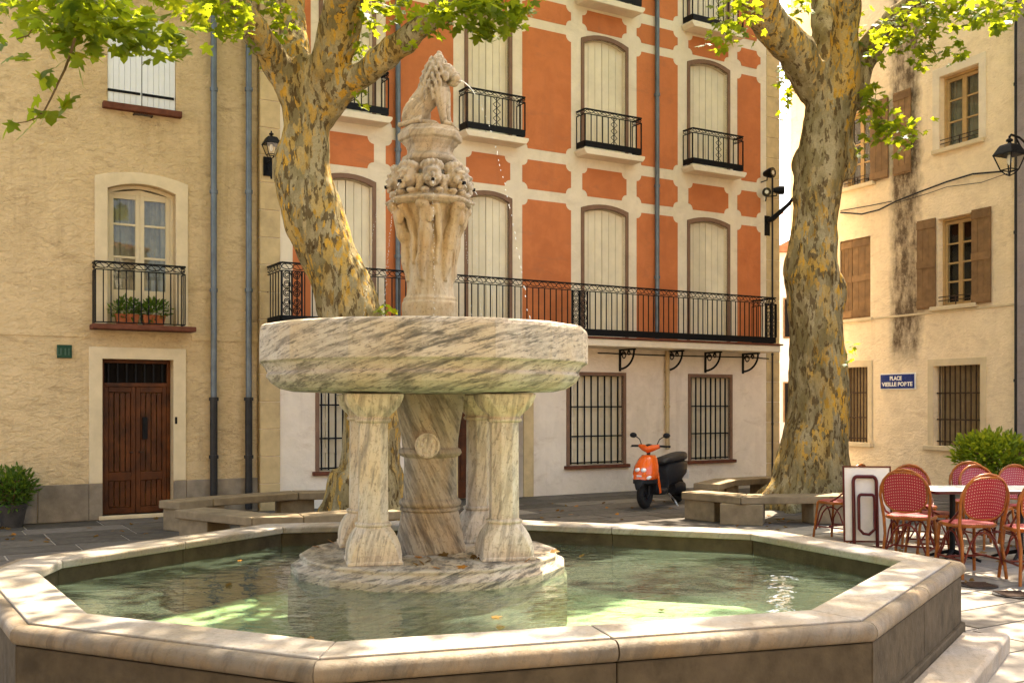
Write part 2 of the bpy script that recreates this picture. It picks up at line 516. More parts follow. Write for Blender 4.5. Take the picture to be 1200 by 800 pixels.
def m_bark():
    k = N('plane tree bark')
    p = k.pos(scale=(1, 1, 0.36))
    dist = k.n('TexNoise'); k.l(p, dist.inputs['Vector']); dist.inputs['Scale'].default_value = 7; dist.inputs['Detail'].default_value = 8; dist.inputs['Roughness'].default_value = 0.65
    pd = k.mix(0.24, p, dist.outputs['Color'], 'ADD')
    base = k.mix(k.ramp(k.noise(pd, 3.6, 7, 0.65), [(0.4, 0.0), (0.6, 1.0)]), (0.20, 0.155, 0.072), (0.40, 0.325, 0.185))
    vo = k.n('TexVoronoi', feature='F1'); k.l(pd, vo.inputs['Vector']); vo.inputs['Scale'].default_value = 8.5
    sp = k.n('SeparateColor'); k.l(vo.outputs['Color'], sp.inputs[0])
    c = k.mix(k.ramp(sp.outputs[0], [(0.0, 0.0), (0.62, 0.45)], 'CONSTANT'), base, (0.16, 0.12, 0.045))
    zone = k.ramp(k.noise(p, 1.3, 4), [(0.42, 0.0), (0.58, 1.0)])
    c = k.mix(k.math('MULTIPLY', zone, k.ramp(sp.outputs[1], [(0.0, 0.0), (0.68, 0.6)], 'CONSTANT')), c, (0.58, 0.36, 0.09))
    vo2 = k.n('TexVoronoi', feature='F1'); k.l(pd, vo2.inputs['Vector']); vo2.inputs['Scale'].default_value = 24
    sp2 = k.n('SeparateColor'); k.l(vo2.outputs['Color'], sp2.inputs[0])
    c = k.mix(k.ramp(sp2.outputs[0], [(0.0, 0.0), (0.80, 0.72)], 'CONSTANT'), c, (0.06, 0.03, 0.01))
    c = k.mix(k.math('MULTIPLY', zone, k.ramp(sp2.outputs[1], [(0.0, 0.0), (0.82, 0.85)], 'CONSTANT')), c, (0.60, 0.32, 0.04))
    ps = k.pos(scale=(1, 1, 0.3))
    fl = k.ramp(k.noise(ps, 14, 7, 0.7, 0.6), [(0.60, 0.0), (0.63, 0.85)])
    c = k.mix(fl, c, (0.05, 0.024, 0.008))
    gr = k.ramp(k.noise(k.pos(), 45, 5, 0.7), [(0.45, 0.0), (0.7, 0.4)])
    c = k.mix(gr, c, (0.12, 0.08, 0.04))
    vv = k.math('ADD', k.math('MULTIPLY', sp.outputs[2], 0.7), k.math('MULTIPLY', sp2.outputs[2], 0.5))
    nb = k.bump(vv, 0.6, 0.015)
    nb = k.bump(k.noise(k.pos(scale=(1, 1, 0.4)), 14, 8, 0.75), 0.8, 0.045, nb)
    return k.bsdf(c, 0.85, nb, spec=0.04)
M['bark'] = m_bark()

def m_leaf(name, dark, light, trans, yellow=0.12):
    k = N(name)
    g = k.n('NewGeometry')
    rv = g.outputs['Random Per Island']
    c = k.mix(rv, dark, light)
    c = k.mix(k.ramp(rv, [(0.0, 1.0), (yellow, 0.0)], 'CONSTANT'), c, tuple(min(1, a * b) for a, b in zip(light, (2.2, 1.5, 0.8))))
    pb = k.n('BsdfPrincipled')
    k.l(c, pb.inputs['Base Color'])
    pb.inputs['Roughness'].default_value = 0.45
    pb.inputs['Specular IOR Level'].default_value = 0.12
    tb = k.n('BsdfTranslucent')
    tc = k.mix(rv, trans, tuple(min(1, a * b) for a, b in zip(trans, (1.35, 1.1, 0.8))))
    k.l(tc, tb.inputs[0])
    mx = k.n('MixShader')
    mx.inputs[0].default_value = 0.42
    k.l(pb.outputs[0], mx.inputs[1]); k.l(tb.outputs[0], mx.inputs[2])
    k.l(mx.outputs[0], k.out.inputs[0])
    return k.m
M['leaf'] = m_leaf('plane tree leaf', (0.022, 0.06, 0.009), (0.055, 0.115, 0.014), (0.40, 0.50, 0.025))
M['leaf_shrub'] = m_leaf('shrub leaf', (0.03, 0.075, 0.018), (0.075, 0.14, 0.025), (0.16, 0.28, 0.03))
M['leaf_bright'] = m_leaf('bright shrub leaf', (0.05, 0.11, 0.014), (0.15, 0.22, 0.025), (0.35, 0.45, 0.03))
M['leaf_dead'] = m_leaf('fallen leaf', (0.10, 0.055, 0.02), (0.22, 0.125, 0.035), (0.2, 0.12, 0.03), 0.25)

def m_weave():
    k = N('red and cream cane weave')
    x = k.n('TexCoord').outputs['Object']
    sp = k.n('SeparateXYZ')
    k.l(x, sp.inputs[0])
    zz = k.math('ADD', sp.outputs[2], k.math('MULTIPLY', sp.outputs[1], 1.0))
    fa, fb = 150.0, 150.0
    a = k.math('MULTIPLY', k.math('ADD', sp.outputs[0], zz), fa)
    b = k.math('MULTIPLY', k.math('SUBTRACT', sp.outputs[0], zz), fb)
    d = k.math('MULTIPLY', k.math('SINE', a), k.math('SINE', b))
    f = k.ramp(d, [(0.70, 0.0), (0.80, 1.0)])
    c = k.mix(f, (0.26, 0.002, 0.016), (0.55, 0.40, 0.30))
    return k.bsdf(c, 0.45, k.bump(d, 0.3, 0.004))
M['weave'] = m_weave()
# ------------------------------------------------------------------ facades
FL = Fac(114, 609, 2600)      # ochre house
FO = Fac(640, 580.5, 2600)    # terracotta house
FR = Fac(1100, 575, 50)       # cream house across the square

# ------------------------------------------------------------------ pool outline (rim plane), from the photo's corner pixels
RIM = 0.575
WATER_Z = 0.416
INNER = [ground(x, y, RIM) for x, y in ((331,617),(567,611.5),(880.5,624.5),(1057.5,656),(951,714),(393,751),(101,718),(42,669),(71.5,656))]
INNER = [Vector((p.x, p.y)) for p in INNER]      # clockwise seen from above
def offset(poly, d):
    n = len(poly); out = []
    for i in range(n):
        a, b, c = poly[i - 1], poly[i], poly[(i + 1) % n]
        e1, e2 = (b - a).normalized(), (c - b).normalized()
        n1, n2 = Vector((-e1.y, e1.x)), Vector((-e2.y, e2.x))   # outward for clockwise order
        m = (n1 + n2) / max(0.35, 1 + n1.dot(n2))
        out.append(b + m * d)
    return out
def inside(p, poly):
    c = False
    for i in range(len(poly)):
        a, b = poly[i - 1], poly[i]
        if (a.y > p.y) != (b.y > p.y) and p.x < (b.x - a.x) * (p.y - a.y) / (b.y - a.y) + a.x: c = not c
    return c

# ------------------------------------------------------------------ ground and paving
g = MB()
g.face([(-160, -120, -0.014), (160, -120, -0.014), (160, 200, -0.014), (-160, 200, -0.014)])
gr = g.build('ground', M['mortar'])
tag(gr, kind='structure')
pv = MB(); pv.face([(-12, 4.4, -0.009), (9, 4.4, -0.009), (9, 20.5, -0.009), (-12, 20.5, -0.009)])
tag(pv.build('pavement', M['joint']), kind='structure')
pm = []
for k, mt in enumerate(PAVE):
    b = MB(); b.box(-0.5, 0.5, -0.5, 0.5, -1, 0)
    me = b.mesh('paving_slab'); me.materials.append(mt); pm.append(me)
OUT45 = offset(INNER, 0.36)
d, yx = FO.d, FO.y
nslab = 0
slabs = []
row, vv = 0, -13.0
while vv < 3.0:
    h = rnd.choice((0.46, 0.55, 0.62))
    uu = -16.0 - rnd.random()
    while uu < 16:
        L = rnd.uniform(0.7, 1.25)
        c = Vector((2.0, 17.0, 0)) + d * (uu + L / 2) + yx * (vv + h / 2)
        if 4.5 < c.y < 19.5:
            px = 600 + FPX * c.x / c.y
            py = HZ + FPX * EYE / c.y
            ok = -40 < px < 1240 and py < 840 and not inside(Vector((c.x, c.y)), offset(INNER, -0.2))
            infront = min((c - FO.o).dot(FO.y), 99)
            if (c - FL.o).dot(FL.y) > -0.15 and c.x < -3: ok = False
            if ok: slabs.append((c, L, h))
        uu += L
    vv += h
slabs.sort(key=lambda s: s[0].y)
def slab_vis(s):
    c = s[0]; py = HZ + FPX * EYE / c.y; px = 600 + FPX * c.x / c.y
    return not inside(Vector((c.x, c.y)), OUT45)
slabs = [s for s in slabs if slab_vis(s)]
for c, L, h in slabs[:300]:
    o = bpy.data.objects.new('paving_slab', rnd.choices(pm, (0, 0, 0, 1.5, 3, 3) if (c.x > 2.6 and c.y < 13.5) else (4, 3, 3, 1.2, 0, 0))[0])  # paler slabs on the right put sunlight into the colour and lift bounce
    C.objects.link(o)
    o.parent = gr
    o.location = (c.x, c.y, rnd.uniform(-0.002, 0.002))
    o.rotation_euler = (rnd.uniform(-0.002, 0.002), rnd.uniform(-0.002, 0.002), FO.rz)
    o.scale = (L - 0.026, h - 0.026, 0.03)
print('slabs', len(slabs))

# ------------------------------------------------------------------ facade building blocks
def arch_poly(u0, u1, z0, z1, rise, n=8):
    if rise <= 0: return [(u0, z0), (u1, z0), (u1, z1), (u0, z1)]
    pts = [(u0, z0), (u1, z0)]
    w = (u1 - u0) / 2; m = (u0 + u1) / 2
    for i in range(n + 1):
        t = 1 - 2 * i / n
        pts.append((m + w * t, z1 - rise + rise * (1 - t * t) if rise < w * 0.8 else z1 - rise + rise * math.sqrt(max(0, 1 - t * t))))
    return pts
def ring_poly(mb, outer, inner, y0, y1):
    """band between two open outlines of the same point count, extruded y0..y1"""
    n = len(outer)
    for i in range(n - 1):
        a, b, c, e = outer[i], outer[i + 1], inner[i + 1], inner[i]
        mb.prism([a, b, c, e], y0, y1)
def frame(mb, u0, u1, z0, z1, rise, wd, y0, y1, bottom=False, top=None):
    top = wd if top is None else top
    o = arch_poly(u0 - wd, u1 + wd, z0, z1 + top, rise)[1:]
    i = arch_poly(u0, u1, z0, z1, rise)[1:]
    o = o + [(u0 - wd, z0)]; i = i + [(u0, z0)]
    n = len(o)
    for y in (y0, y1):
        pass
    A = [[mb.bm.verts.new((p[0], y, p[1])) for p in L] for L in (o, i) for y in (y0, y1)]
    of, ob, inf, inb = A
    for k in range(n - 1):
        mb.bm.faces.new((of[k], of[k+1], inf[k+1], inf[k]))
        mb.bm.faces.new((ob[k+1], ob[k], inb[k], inb[k+1]))
        mb.bm.faces.new((of[k+1], of[k], ob[k], ob[k+1]))
        mb.bm.faces.new((inf[k], inf[k+1], inb[k+1], inb[k]))
    mb.bm.faces.new((of[0], inf[0], inb[0], ob[0]))
    mb.bm.faces.new((inf[-1], of[-1], ob[-1], inb[-1]))
    if bottom: mb.box(u0 - wd, u1 + wd, y0 + 0.001, y1, z0 - wd, z0)
def wall(mb, u0, u1, z0, z1, openings, depth, y=0.0):
    us = sorted({u0, u1, *[o[0] for o in openings], *[o[1] for o in openings]})
    zs = sorted({z0, z1, *[o[2] for o in openings], *[o[3] for o in openings]})
    us = [a for a in us if u0 <= a <= u1]; zs = [a for a in zs if z0 <= a <= z1]
    for a, b in zip(us, us[1:]):
        for c, e in zip(zs, zs[1:]):
            mu, mz = (a + b) / 2, (c + e) / 2
            if any(o[0] < mu < o[1] and o[2] < mz < o[3] for o in openings): continue
            mb.face([(a, y, c), (b, y, c), (b, y, e), (a, y, e)])
    for (a, b, c, e, rise) in openings:
        P = arch_poly(a, b, c, e, rise)
        mb.loft([[(p[0], y, p[1]) for p in P], [(p[0], y + depth, p[1]) for p in P]], cap=False)
        if rise > 0:
            A = P[2:]
            m = len(A) // 2
            for k in range(len(A) - 1):
                p, q = A[k], A[k + 1]
                cx = b if k < m else a
                mb.face([(p[0], y, p[1]), (p[0], y, e), (q[0], y, e), (q[0], y, q[1])])
    bmesh.ops.remove_doubles(mb.bm, verts=mb.bm.verts[:], dist=0.0004)
def body(parent, u0, u1, z1, mat, y0=0.32, deep=8.0, roof=True):
    b = MB(); b.box(u0, u1, y0, deep, -0.01, z1)
    b.build('rear_wall', mat, parent)
    s = MB(); s.box(u0, u0 + 0.02, 0.0, y0 - 0.001, 0, z1); s.box(u1 - 0.02, u1, 0.0, y0 - 0.001, 0, z1)
    s.build('wall_return', mat, parent)
    if roof:
        r = MB()
        r.prism([(u0 - 0.2, z1), (u1 + 0.2, z1), (u1 + 0.2, z1 + 0.12), (u0 - 0.2, z1 + 0.12)], -0.35, deep)
        r.build('roof', M['roof'], parent)
def planks(mb, u0, u1, z0, z1, y, n, rise=0.0, side=0, gap=0.008, th=0.03, full=None):
    """vertical boards of a shutter leaf; tops follow an arch of the full opening"""
    w = (u1 - u0) / n
    for k in range(n):
        a, b = u0 + w * k + gap / 2, u0 + w * (k + 1) - gap / 2
        def top(x):
            if rise <= 0: return z1
            m = (full[0] + full[1]) / 2; hw = (full[1] - full[0]) / 2; t = (x - m) / hw
            return z1 - rise * t * t
        mb.prism([(a, z0), (b, z0), (b, top(b)), (a, top(a))], y, y + th)

# ------------------------------------------------------------------ terracotta house
house = empty('terracotta_house', FO.o, FO.rz, 'terracotta panelled town house with cream bands and a long black iron balcony', 'house')
U = FO.u
zB = FO.z(760, 397, 0.65)                     # balcony slab top
zf1 = zB
r_main1 = (zB, FO.z(640, 236))
r_small = (FO.z(640, 224), FO.z(640, 190))
r_main2 = (FO.z(640, 177), FO.z(640, 36))
r_small2 = (FO.z(640, 25), FO.z(640, 1))
r_main3 = (FO.z(640, -12), FO.z(640, -12) + 2.0)
oL, oR = U(305), U(913)
TOP = 11.3
cols_w = [(U(378), U(436)), (U(548), U(596)), (U(684), U(732.5)), (U(808), U(852))]
cols_p = [(U(343), U(364)), (U(452), U(531)), (U(612), U(669)), (U(746), U(794)), (U(864), U(891))]
f2_sill = FO.z(707, 181)
w1_top, w2_top = FO.z(707, 245), FO.z(707, 48)
f3_sill = FO.z(690, 2)
ops = []
for a, b in cols_w:
    ops += [(a, b, zB, w1_top, 0.09), (a, b, f2_sill, w2_top, 0.11), (a, b, f3_sill, f3_sill + 1.75, 0.09)]
gw = [(U(374), U(440), FO.z(400, 551), FO.z(400, 433), 0.0),
      (U(667), U(730), FO.z(700, 544), FO.z(700, 440), 0.0), (U(809), U(855), FO.z(830, 538.5), FO.z(830, 442), 0.0)]
door_o = (U(536), U(613), 0.0, FO.z(580, 432), 0.55)
mb = MB(); wall(mb, oL, oR, 0, zB - 0.02, gw + [door_o], 0.30)
mb.build('wall', M['plaster_white'], house)
mb = MB(); wall(mb, oL, oR, zB - 0.02, TOP, ops, 0.30)
mb.build('wall', M['plaster_cream'], house)
body(house, oL, oR, TOP, M['plaster_cream'])
# terracotta panels with scooped corners
def scoop(u0, u1, z0, z1, r=0.11, n=4, bot=True):
    P = []
    for cx, cz, a0, on in ((u0, z0, 0, bot), (u1, z0, 90, bot), (u1, z1, 180, True), (u0, z1, 270, True)):
        if not on:
            P.append((cx, cz)); continue
        pts = []
        for k in range(n + 1):
            a = rad(a0 + 90 - 90 * k / n)
            pts.append((cx + r * math.cos(a), cz + r * math.sin(a)))
        P += pts
    return P
for k, (a, b) in enumerate(cols_p):
    for z0, z1, bot in ((r_main1[0], r_main1[1], False), (*r_main2, True), (*r_main3, True), (*r_small, True), (*r_small2, True)):
        p = MB(); p.prism(scoop(a, b, z0, z1, min(0.11, (z1 - z0) * 0.3), bot=bot), -0.006, 0.0); p.build('panel', M['orange'], house)
for a, b in cols_w:
    for z0, z1 in (r_small, r_small2):
        p = MB(); p.prism(scoop(a - 0.03, b + 0.03, z0, z1, min(0.11, (z1 - z0) * 0.3)), -0.006, 0.0); p.build('panel', M['orange'], house)
def band_lobes():
    pass
# shuttered arched windows
for i, (a, b) in enumerate(cols_w):
    for z0, z1, rise in ((zB, w1_top, 0.09), (f2_sill, w2_top, 0.11), (f3_sill, f3_sill + 1.75, 0.09)):
        m = MB(); frame(m, a, b, z0, z1, rise, 0.062, -0.03, 0.05, top=0.075)
        wnd = m.build('window', M['frame_brown'], house, bevel=0.006)
        mid = (a + b) / 2
        for s, (x0, x1) in enumerate(((a + 0.004, mid - 0.004), (mid + 0.004, b - 0.004))):
            m = MB(); planks(m, x0, x1, z0 + 0.02, z1 - 0.012, 0.085 + 0.004 * s, 3, rise, full=(a, b))
            if z0 > zB + 0.1 or True:
                m.box(x0 + 0.01, x1 - 0.01, 0.116 + 0.004 * s, 0.13, z0 + 0.05, z1 - rise - 0.1)
            m.build('shutter', M['shutter_cream'], wnd)
# barred ground windows with pale inner shutters
def bars(mb, u0, u1, z0, z1, n, y, rails, r=0.009):
    for k in range(n):
        x = u0 + (u1 - u0) * (k + 0.5) / n
        mb.box(x - r, x + r, y - r, y + r, z0, z1)
    for zz in rails: mb.box(u0, u1, y - r * 1.5 - 0.006, y - r * 1.5 + 0.008, zz - 0.012, zz + 0.012)
for (a, b, z0, z1, _) in gw:
    m = MB(); frame(m, a, b, z0, z1, 0, 0.062, -0.025, 0.06)
    wnd = m.build('window', M['frame_brown'], house, bevel=0.006)
    m = MB(); bars(m, a, b, z0 + 0.01, z1 - 0.005, 8, 0.06, (z0 + (z1 - z0) * 0.32, z0 + (z1 - z0) * 0.65, z0 + 0.04), 0.011)
    m.build('window_bars', M['iron'], wnd)
    m = MB(); m.box(a - 0.11, b + 0.11, -0.09, 0.02, z0 - 0.065, z0 - 0.003)
    m.build('sill', M['sill_red'], wnd, bevel=0.01)
    mid = (a + b) / 2
    for x0, x1 in ((a + 0.004, mid - 0.004), (mid + 0.004, b - 0.004)):
        m = MB(); planks(m, x0, x1, z0 + 0.01, z1 - 0.01, 0.15, 3)
        for q in (0.2, 0.5, 0.8): m.box(x0 + 0.02, x1 - 0.02, 0.136, 0.1495, z0 + (z1 - z0) * q - 0.04, z0 + (z1 - z0) * q + 0.04)
        m.build('shutter', M['shutter_cream'], wnd)
# arched stone doorway
a, b, z0, z1, rise = door_o
dr = empty('doorway'); dr.parent = house
m = MB(); frame(m, a, b, 0.0, z1, rise, 0.20, -0.03, 0.02, top=0.2); m.build('stone_surround', M['stone_quoin'], dr, bevel=0.01)
m = MB(); planks(m, a + 0.01, b - 0.01, 0.02, z1 - rise - 0.06, 0.2, 8); m.box(a, b, 0.19, 0.199, 0.02, 0.3); m.box(a, b, 0.19, 0.199, 1.0, 1.1)
m.build('door', M['wood_door'], dr)
m = MB(); m.box(a, b, 0.18, 0.25, z1 - rise - 0.06, z1 - rise + 0.02); m.build('transom', M['wood_door'], dr)
m = MB(); bars(m, a + 0.02, b - 0.02, z1 - rise + 0.02, z1 - 0.06, 7, 0.2, (), 0.009); m.build('fanlight_bars', M['iron'], dr)
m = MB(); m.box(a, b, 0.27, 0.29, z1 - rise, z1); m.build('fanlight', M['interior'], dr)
# long balcony
OFF = 0.65
bl, br = FO.u(330, OFF), FO.u(909, OFF)
bal = empty('long_balcony'); bal.parent = house
m = MB(); m.box(bl - 0.05, br + 0.08, -OFF - 0.05, -0.001, zB - 0.16, zB - 0.035); m.build('balcony_slab', M['plaster_cream'], bal, bevel=0.015)
m = MB(); m.box(bl - 0.09, br + 0.12, -OFF - 0.09, -0.002, zB - 0.033, zB); m.build('balcony_edge', M['sill_red'], bal, bevel=0.008)
zr = FO.z(740, 336.3, OFF)                    # rail top
def rail_run(m, x0, y0, x1, y1, zb, zt, nb, cap=0.018, deco=0.12, fascia=0.13):
    P0, P1 = Vector((x0, y0, 0)), Vector((x1, y1, 0))
    L = (P1 - P0).length; t = (P1 - P0) / L
    ang = math.atan2(t.y, t.x)
    T = Matrix.Translation(P0) @ Matrix.Rotation(ang, 4, 'Z')
    m.box(0, L, -cap, cap, zt - 0.022, zt, T)
    m.box(0, L, -0.008, 0.008, zt - deco - 0.014, zt - deco, T)
    if fascia: m.box(0, L, -0.01, 0.01, zb + 0.015, zb + fascia, T)
    for k in range(nb + 1):
        x = L * k / nb
        m.box(x - 0.007, x + 0.007, -0.0065, 0.0065, zb + fascia * 0.9, zt - deco - 0.005, T)
    w = L / max(1, round(L / 0.17)); q = 0.0
    if deco > 0.05:
        hh = deco - 0.036
        k = 0
        while q < L - 0.01:
            cx = q + w / 2; cz = zt - 0.022 - hh / 2
            pts = [T @ Vector((cx + w * 0.5 * math.cos(a), 0, cz + hh * 0.5 * math.sin(a))) for a in [2 * math.pi * j / 10 for j in range(10)]]
            m.tube(pts, 0.0065, 4, closed=True)
            pts = [T @ Vector((q + w * (0.0 + f), 0, cz + hh * 0.45 * math.sin(f * 6.283))) for f in [j / 6 for j in range(7)]]
            m.tube(pts, 0.005, 4)
            q += w
def scroll_panel(m, x0, x1, y, zb, zt):
    for x in (x0, (x0 + x1) / 2, x1): m.box(x - 0.011, x + 0.011, y - 0.011, y + 0.011, zb, zt)
    for h in range(2):
        a = x0 + (x1 - x0) * h / 2; w = (x1 - x0) / 2
        n = 5; st = (zt - zb) / n
        for k in range(n):
            cz = zb + st * (k + 0.5); cx = a + w / 2
            pts = []
            for j in range(15):
                t = j / 14; r_ = w * 0.44 * (1 - 0.72 * t); an = t * 4.0 * math.pi + (math.pi if k % 2 else 0)
                pts.append((cx + r_ * math.cos(an), y, cz + r_ * 1.05 * math.sin(an)))
            m.tube(pts, 0.008, 4)
m = MB()
n_b = int((br - bl) / 0.115)
rail_run(m, bl, -OFF, br, -OFF, zB, zr, n_b)
m.build('railing', M['iron'], bal)
for x in (bl, br):
    m = MB(); rail_run(m, x, -OFF + 0.02, x, -0.005, zB, zr, 5); m.build('side_railing', M['iron'], bal)
for x0, x1 in ((bl, bl + 0.30), (FO.u(670, OFF), FO.u(688, OFF)), (br - 0.28, br)):
    m = MB(); scroll_panel(m, x0, x1, -OFF - 0.012, zB + 0.13, zr - 0.13)
    m.build('scroll_panel', M['iron'], bal)
# scrolled brackets under the slab
for px in (726, 782, 826, 870, 600, 470, 350):
    x = U(px); zt = zB - 0.162
    m = MB()
    m.box(x - 0.018, x + 0.018, -0.03, -0.002, zt - 0.40, zt - 0.001)
    m.box(x - 0.018, x + 0.018, -0.47, -0.03, zt - 0.03, zt - 0.001)
    arc = [(x, -0.03 - 0.40 * math.sin(t) , zt - 0.36 + 0.33 * (1 - math.cos(t))) for t in [j * math.pi / 2 / 8 for j in range(9)]]
    m.tube(arc, 0.02, 5)
    for c_, r_ in (((-0.13, -0.11), 0.075), ((-0.28, -0.075), 0.045)):
        m.tube([(x, c_[0] + r_ * (1 - 0.04 * j) * math.cos(j * 0.7), zt + c_[1] + r_ * (1 - 0.04 * j) * math.sin(j * 0.7)) for j in range(14)], 0.012, 4)
    m.build('bracket', M['iron'], bal)
# small window balconies
for zs, ztop, n3 in ((f2_sill, FO.z(711, 131, 0.28) , 0), (f3_sill, f3_sill + FO.z(711, 131, 0.28) - f2_sill, 1)):
    for i, (a, b) in enumerate(cols_w):
        bb = empty('window_balcony'); bb.parent = house
        x0, x1 = a - 0.16, b + 0.16
        m = MB(); m.prism([(x0 - 0.05, zs - 0.02), (x0 - 0.05, zs - 0.06), (x0 + 0.0, zs - 0.125), (x1 - 0.0, zs - 0.125), (x1 + 0.05, zs - 0.06), (x1 + 0.05, zs - 0.02)], -0.33, -0.007)
        m.build('balcony_slab', M['plaster_cream'], bb, bevel=0.012)
        m = MB(); rail_run(m, x0, -0.28, x1, -0.28, zs, ztop, 10, 0.014, 0.09, 0.12)
        mx = (x0 + x1) / 2
        for s in (-1, 1):
            zz0, zz1 = zs + 0.12, ztop - 0.1
            for q in range(4):
                aa, ab = zz0 + (zz1 - zz0) * q / 4, zz0 + (zz1 - zz0) * (q + 1) / 4
                sg = s if q % 2 else -s
                m.tube([(mx - 0.07 * sg, -0.285, aa), (mx + 0.07 * sg, -0.285, ab)], 0.006, 4)
        m.build('railing', M['iron'], bb)
        for x in (x0, x1):
            m = MB(); rail_run(m, x, -0.265, x, -0.008, zs, ztop, 2, 0.014, 0.09, 0.12); m.build('side_railing', M['iron'], bb)
# drainpipes and quoins
def pipe(parent, x, z0, z1, mat, r=0.045, y=-0.08, collars=()):
    m = MB(); m.tube([(x, y, z0), (x, y, z1)], r, 10)
    p = m.build('drainpipe', mat, parent, smooth=40)
    for cz in collars:
        m = MB(); m.tube([(x, y, cz - 0.025), (x, y, cz + 0.025)], r * 1.3, 10); m.box(x - 0.012, x + 0.012, y, -0.001, cz - 0.012, cz + 0.012)
        m.build('pipe_collar', mat, p)
for px in (767, 464):
    pipe(house, U(px), zB + 0.001, TOP - 0.1, M['pipe_blue'], 0.043, collars=(zB + 1.2, zB + 2.9, zB + 4.6, zB + 6.4))
pipe(house, U(779), 0.75, zB - 0.165, M['pipe_cream'], 0.04, collars=(1.55, 2.2))
pipe(house, U(904), 0.02, 6.2, M['pipe_dark'], 0.018, y=-0.03, collars=(1.2, 2.6))
for k, (x0, x1) in enumerate(((oL - 0.005, U(328)), (U(898), oR + 0.005))):
    z = 0.0; i = 0
    while z < TOP:
        h = 0.41
        m = MB(); m.box(x0, x1, -0.014, 0.2, z + 0.004, min(z + h, TOP) - 0.004)
        m.build('quoin_stone', M['stone_quoin'], house, bevel=0.006, seg=1)
        z += h; i += 1
# cable along the slab underside
m = MB(); m.tube([(U(700), -0.02, zB - 0.24), (U(780), -0.02, zB - 0.25), (U(880), -0.02, zB - 0.235), (U(900), -0.02, zB - 0.25)], 0.012, 5)
m.build('wall_cable', M['cable'], house)

# ------------------------------------------------------------------ ochre house
lh = empty('ochre_house', FL.o, FL.rz, 'ochre stucco house with panelled brown door and arched balcony window', 'house')
U = FL.u
lL, lR = U(-260), U(304) - 0.02
LT = 10.6
door_l = (U(120), U(203), FL.z(160, 602), FL.z(160, 421), 0.0)
fw = (U(126), U(206), FL.z(160, 382), FL.z(165, 216), 0.10)
uw = (U(126), U(206), FL.z(166, 126), FL.z(166, 17), 0.10)
mb = MB(); wall(mb, lL, lR, 0, LT, [door_l, fw, uw], 0.30)
mb.build('wall', M['stucco_left'], lh)
body(lh, lL, lR, LT, M['stucco_left'])
zs = FL.z(60, 390)
for x0, x1 in ((lL, fw[0] - 0.22), (fw[1] + 0.22, lR)):
    m = MB(); m.box(x0, x1, -0.012, 0.0, zs - 0.045, zs + 0.03); m.build('string_course', M['stucco_left'], lh, bevel=0.005, seg=1)
zd = FL.z(90, 567)
for x0, x1 in ((lL, U(104)), (U(218), lR)):
    x = x0
    while x < x1 - 0.02:
        e = min(x1, x + 0.95)
        m = MB(); m.box(x + 0.003, e - 0.003, -0.022, 0.0, 0, zd); m.build('dado_stone', M['stone_dado'], lh, bevel=0.006, seg=1)
        x = e
# door
dd = empty('doorway'); dd.parent = lh
a, b, z0, z1, _ = door_l
wd = a - U(104)
m = MB(); frame(m, a, b, zd, z1, 0, wd, -0.02, 0.0, top=FL.z(110, 406) - z1); m.build('stone_surround', M['stone_cream'], dd, bevel=0.008)
for x0, x1 in ((a - wd, a - 0.001), (b + 0.001, b + wd)):
    m = MB(); m.box(x0, x1, -0.026, 0.0, 0, zd - 0.002); m.build('plinth_stone', M['stone_dado'], dd, bevel=0.008)
m = MB(); m.box(a - 0.05, b + 0.05, -0.06, 0.26, 0.0, z0); m.build('doorstep', M['stone_cream'], dd, bevel=0.008)
zt = FL.z(150, 451)
m = MB()
m.box(a, a + 0.05, 0.17, 0.26, z0, z1); m.box(b - 0.05, b, 0.17, 0.26, z0, z1)
m.box(a + 0.05, b - 0.05, 0.17, 0.26, z1 - 0.05, z1); m.box(a + 0.05, b - 0.05, 0.16, 0.26, zt - 0.02, zt + 0.035)
m.build('door_frame', M['wood_door'], dd, bevel=0.005)
m = MB(); bars(m, a + 0.05, b - 0.05, zt + 0.035, z1 - 0.05, 7, 0.2, (), 0.012); m.build('transom_bars', M['iron'], dd)
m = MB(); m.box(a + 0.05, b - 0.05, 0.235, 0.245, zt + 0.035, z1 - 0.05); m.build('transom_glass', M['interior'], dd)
mid = (a + b) / 2
for s, (x0, x1) in enumerate(((a + 0.052, mid - 0.003), (mid + 0.003, b - 0.052))):
    m = MB()
    m.box(x0, x0 + 0.06, 0.185, 0.245, 0.04, zt - 0.02); m.box(x1 - 0.06, x1, 0.185, 0.245, 0.04, zt - 0.02)
    for q0, q1 in ((0.04, 0.14), (0.52, 0.64), (zt - 0.1, zt - 0.02)): m.box(x0 + 0.06, x1 - 0.06, 0.187, 0.244, q0, q1)
    leaf = m.build('door_leaf', M['wood_door'], dd, bevel=0.005)
    n = 4
    for k in range(n):
        w = (x1 - x0 - 0.12) / n
        m = MB(); m.box(x0 + 0.06 + w * k + 0.006, x0 + 0.06 + w * (k + 1) - 0.006, 0.205, 0.235, 0.645, zt - 0.105); m.build('plank', M['wood_door'], leaf, bevel=0.006)
        m = MB(); m.box(x0 + 0.06 + w * k + 0.006, x0 + 0.06 + w * (k + 1) - 0.006, 0.207, 0.235, 0.145, 0.515); m.build('plank', M['wood_door'], leaf, bevel=0.006)
m = MB(); m.box(mid + 0.09, mid + 0.16, 0.165, 0.204, 1.1, 1.42); m.box(mid + 0.11, mid + 0.14, 0.15, 0.165, 1.2, 1.3); m.build('letter_plate', M['iron'], dd, bevel=0.004)
for sx in (-0.05, 0.05):
    m = MB(); m.tube([(mid + sx, 0.18, 0.92), (mid + sx, 0.12, 0.92), (mid + sx * 2, 0.11, 0.92)], 0.012, 6); m.build('door_handle', M['iron_rust'], dd)
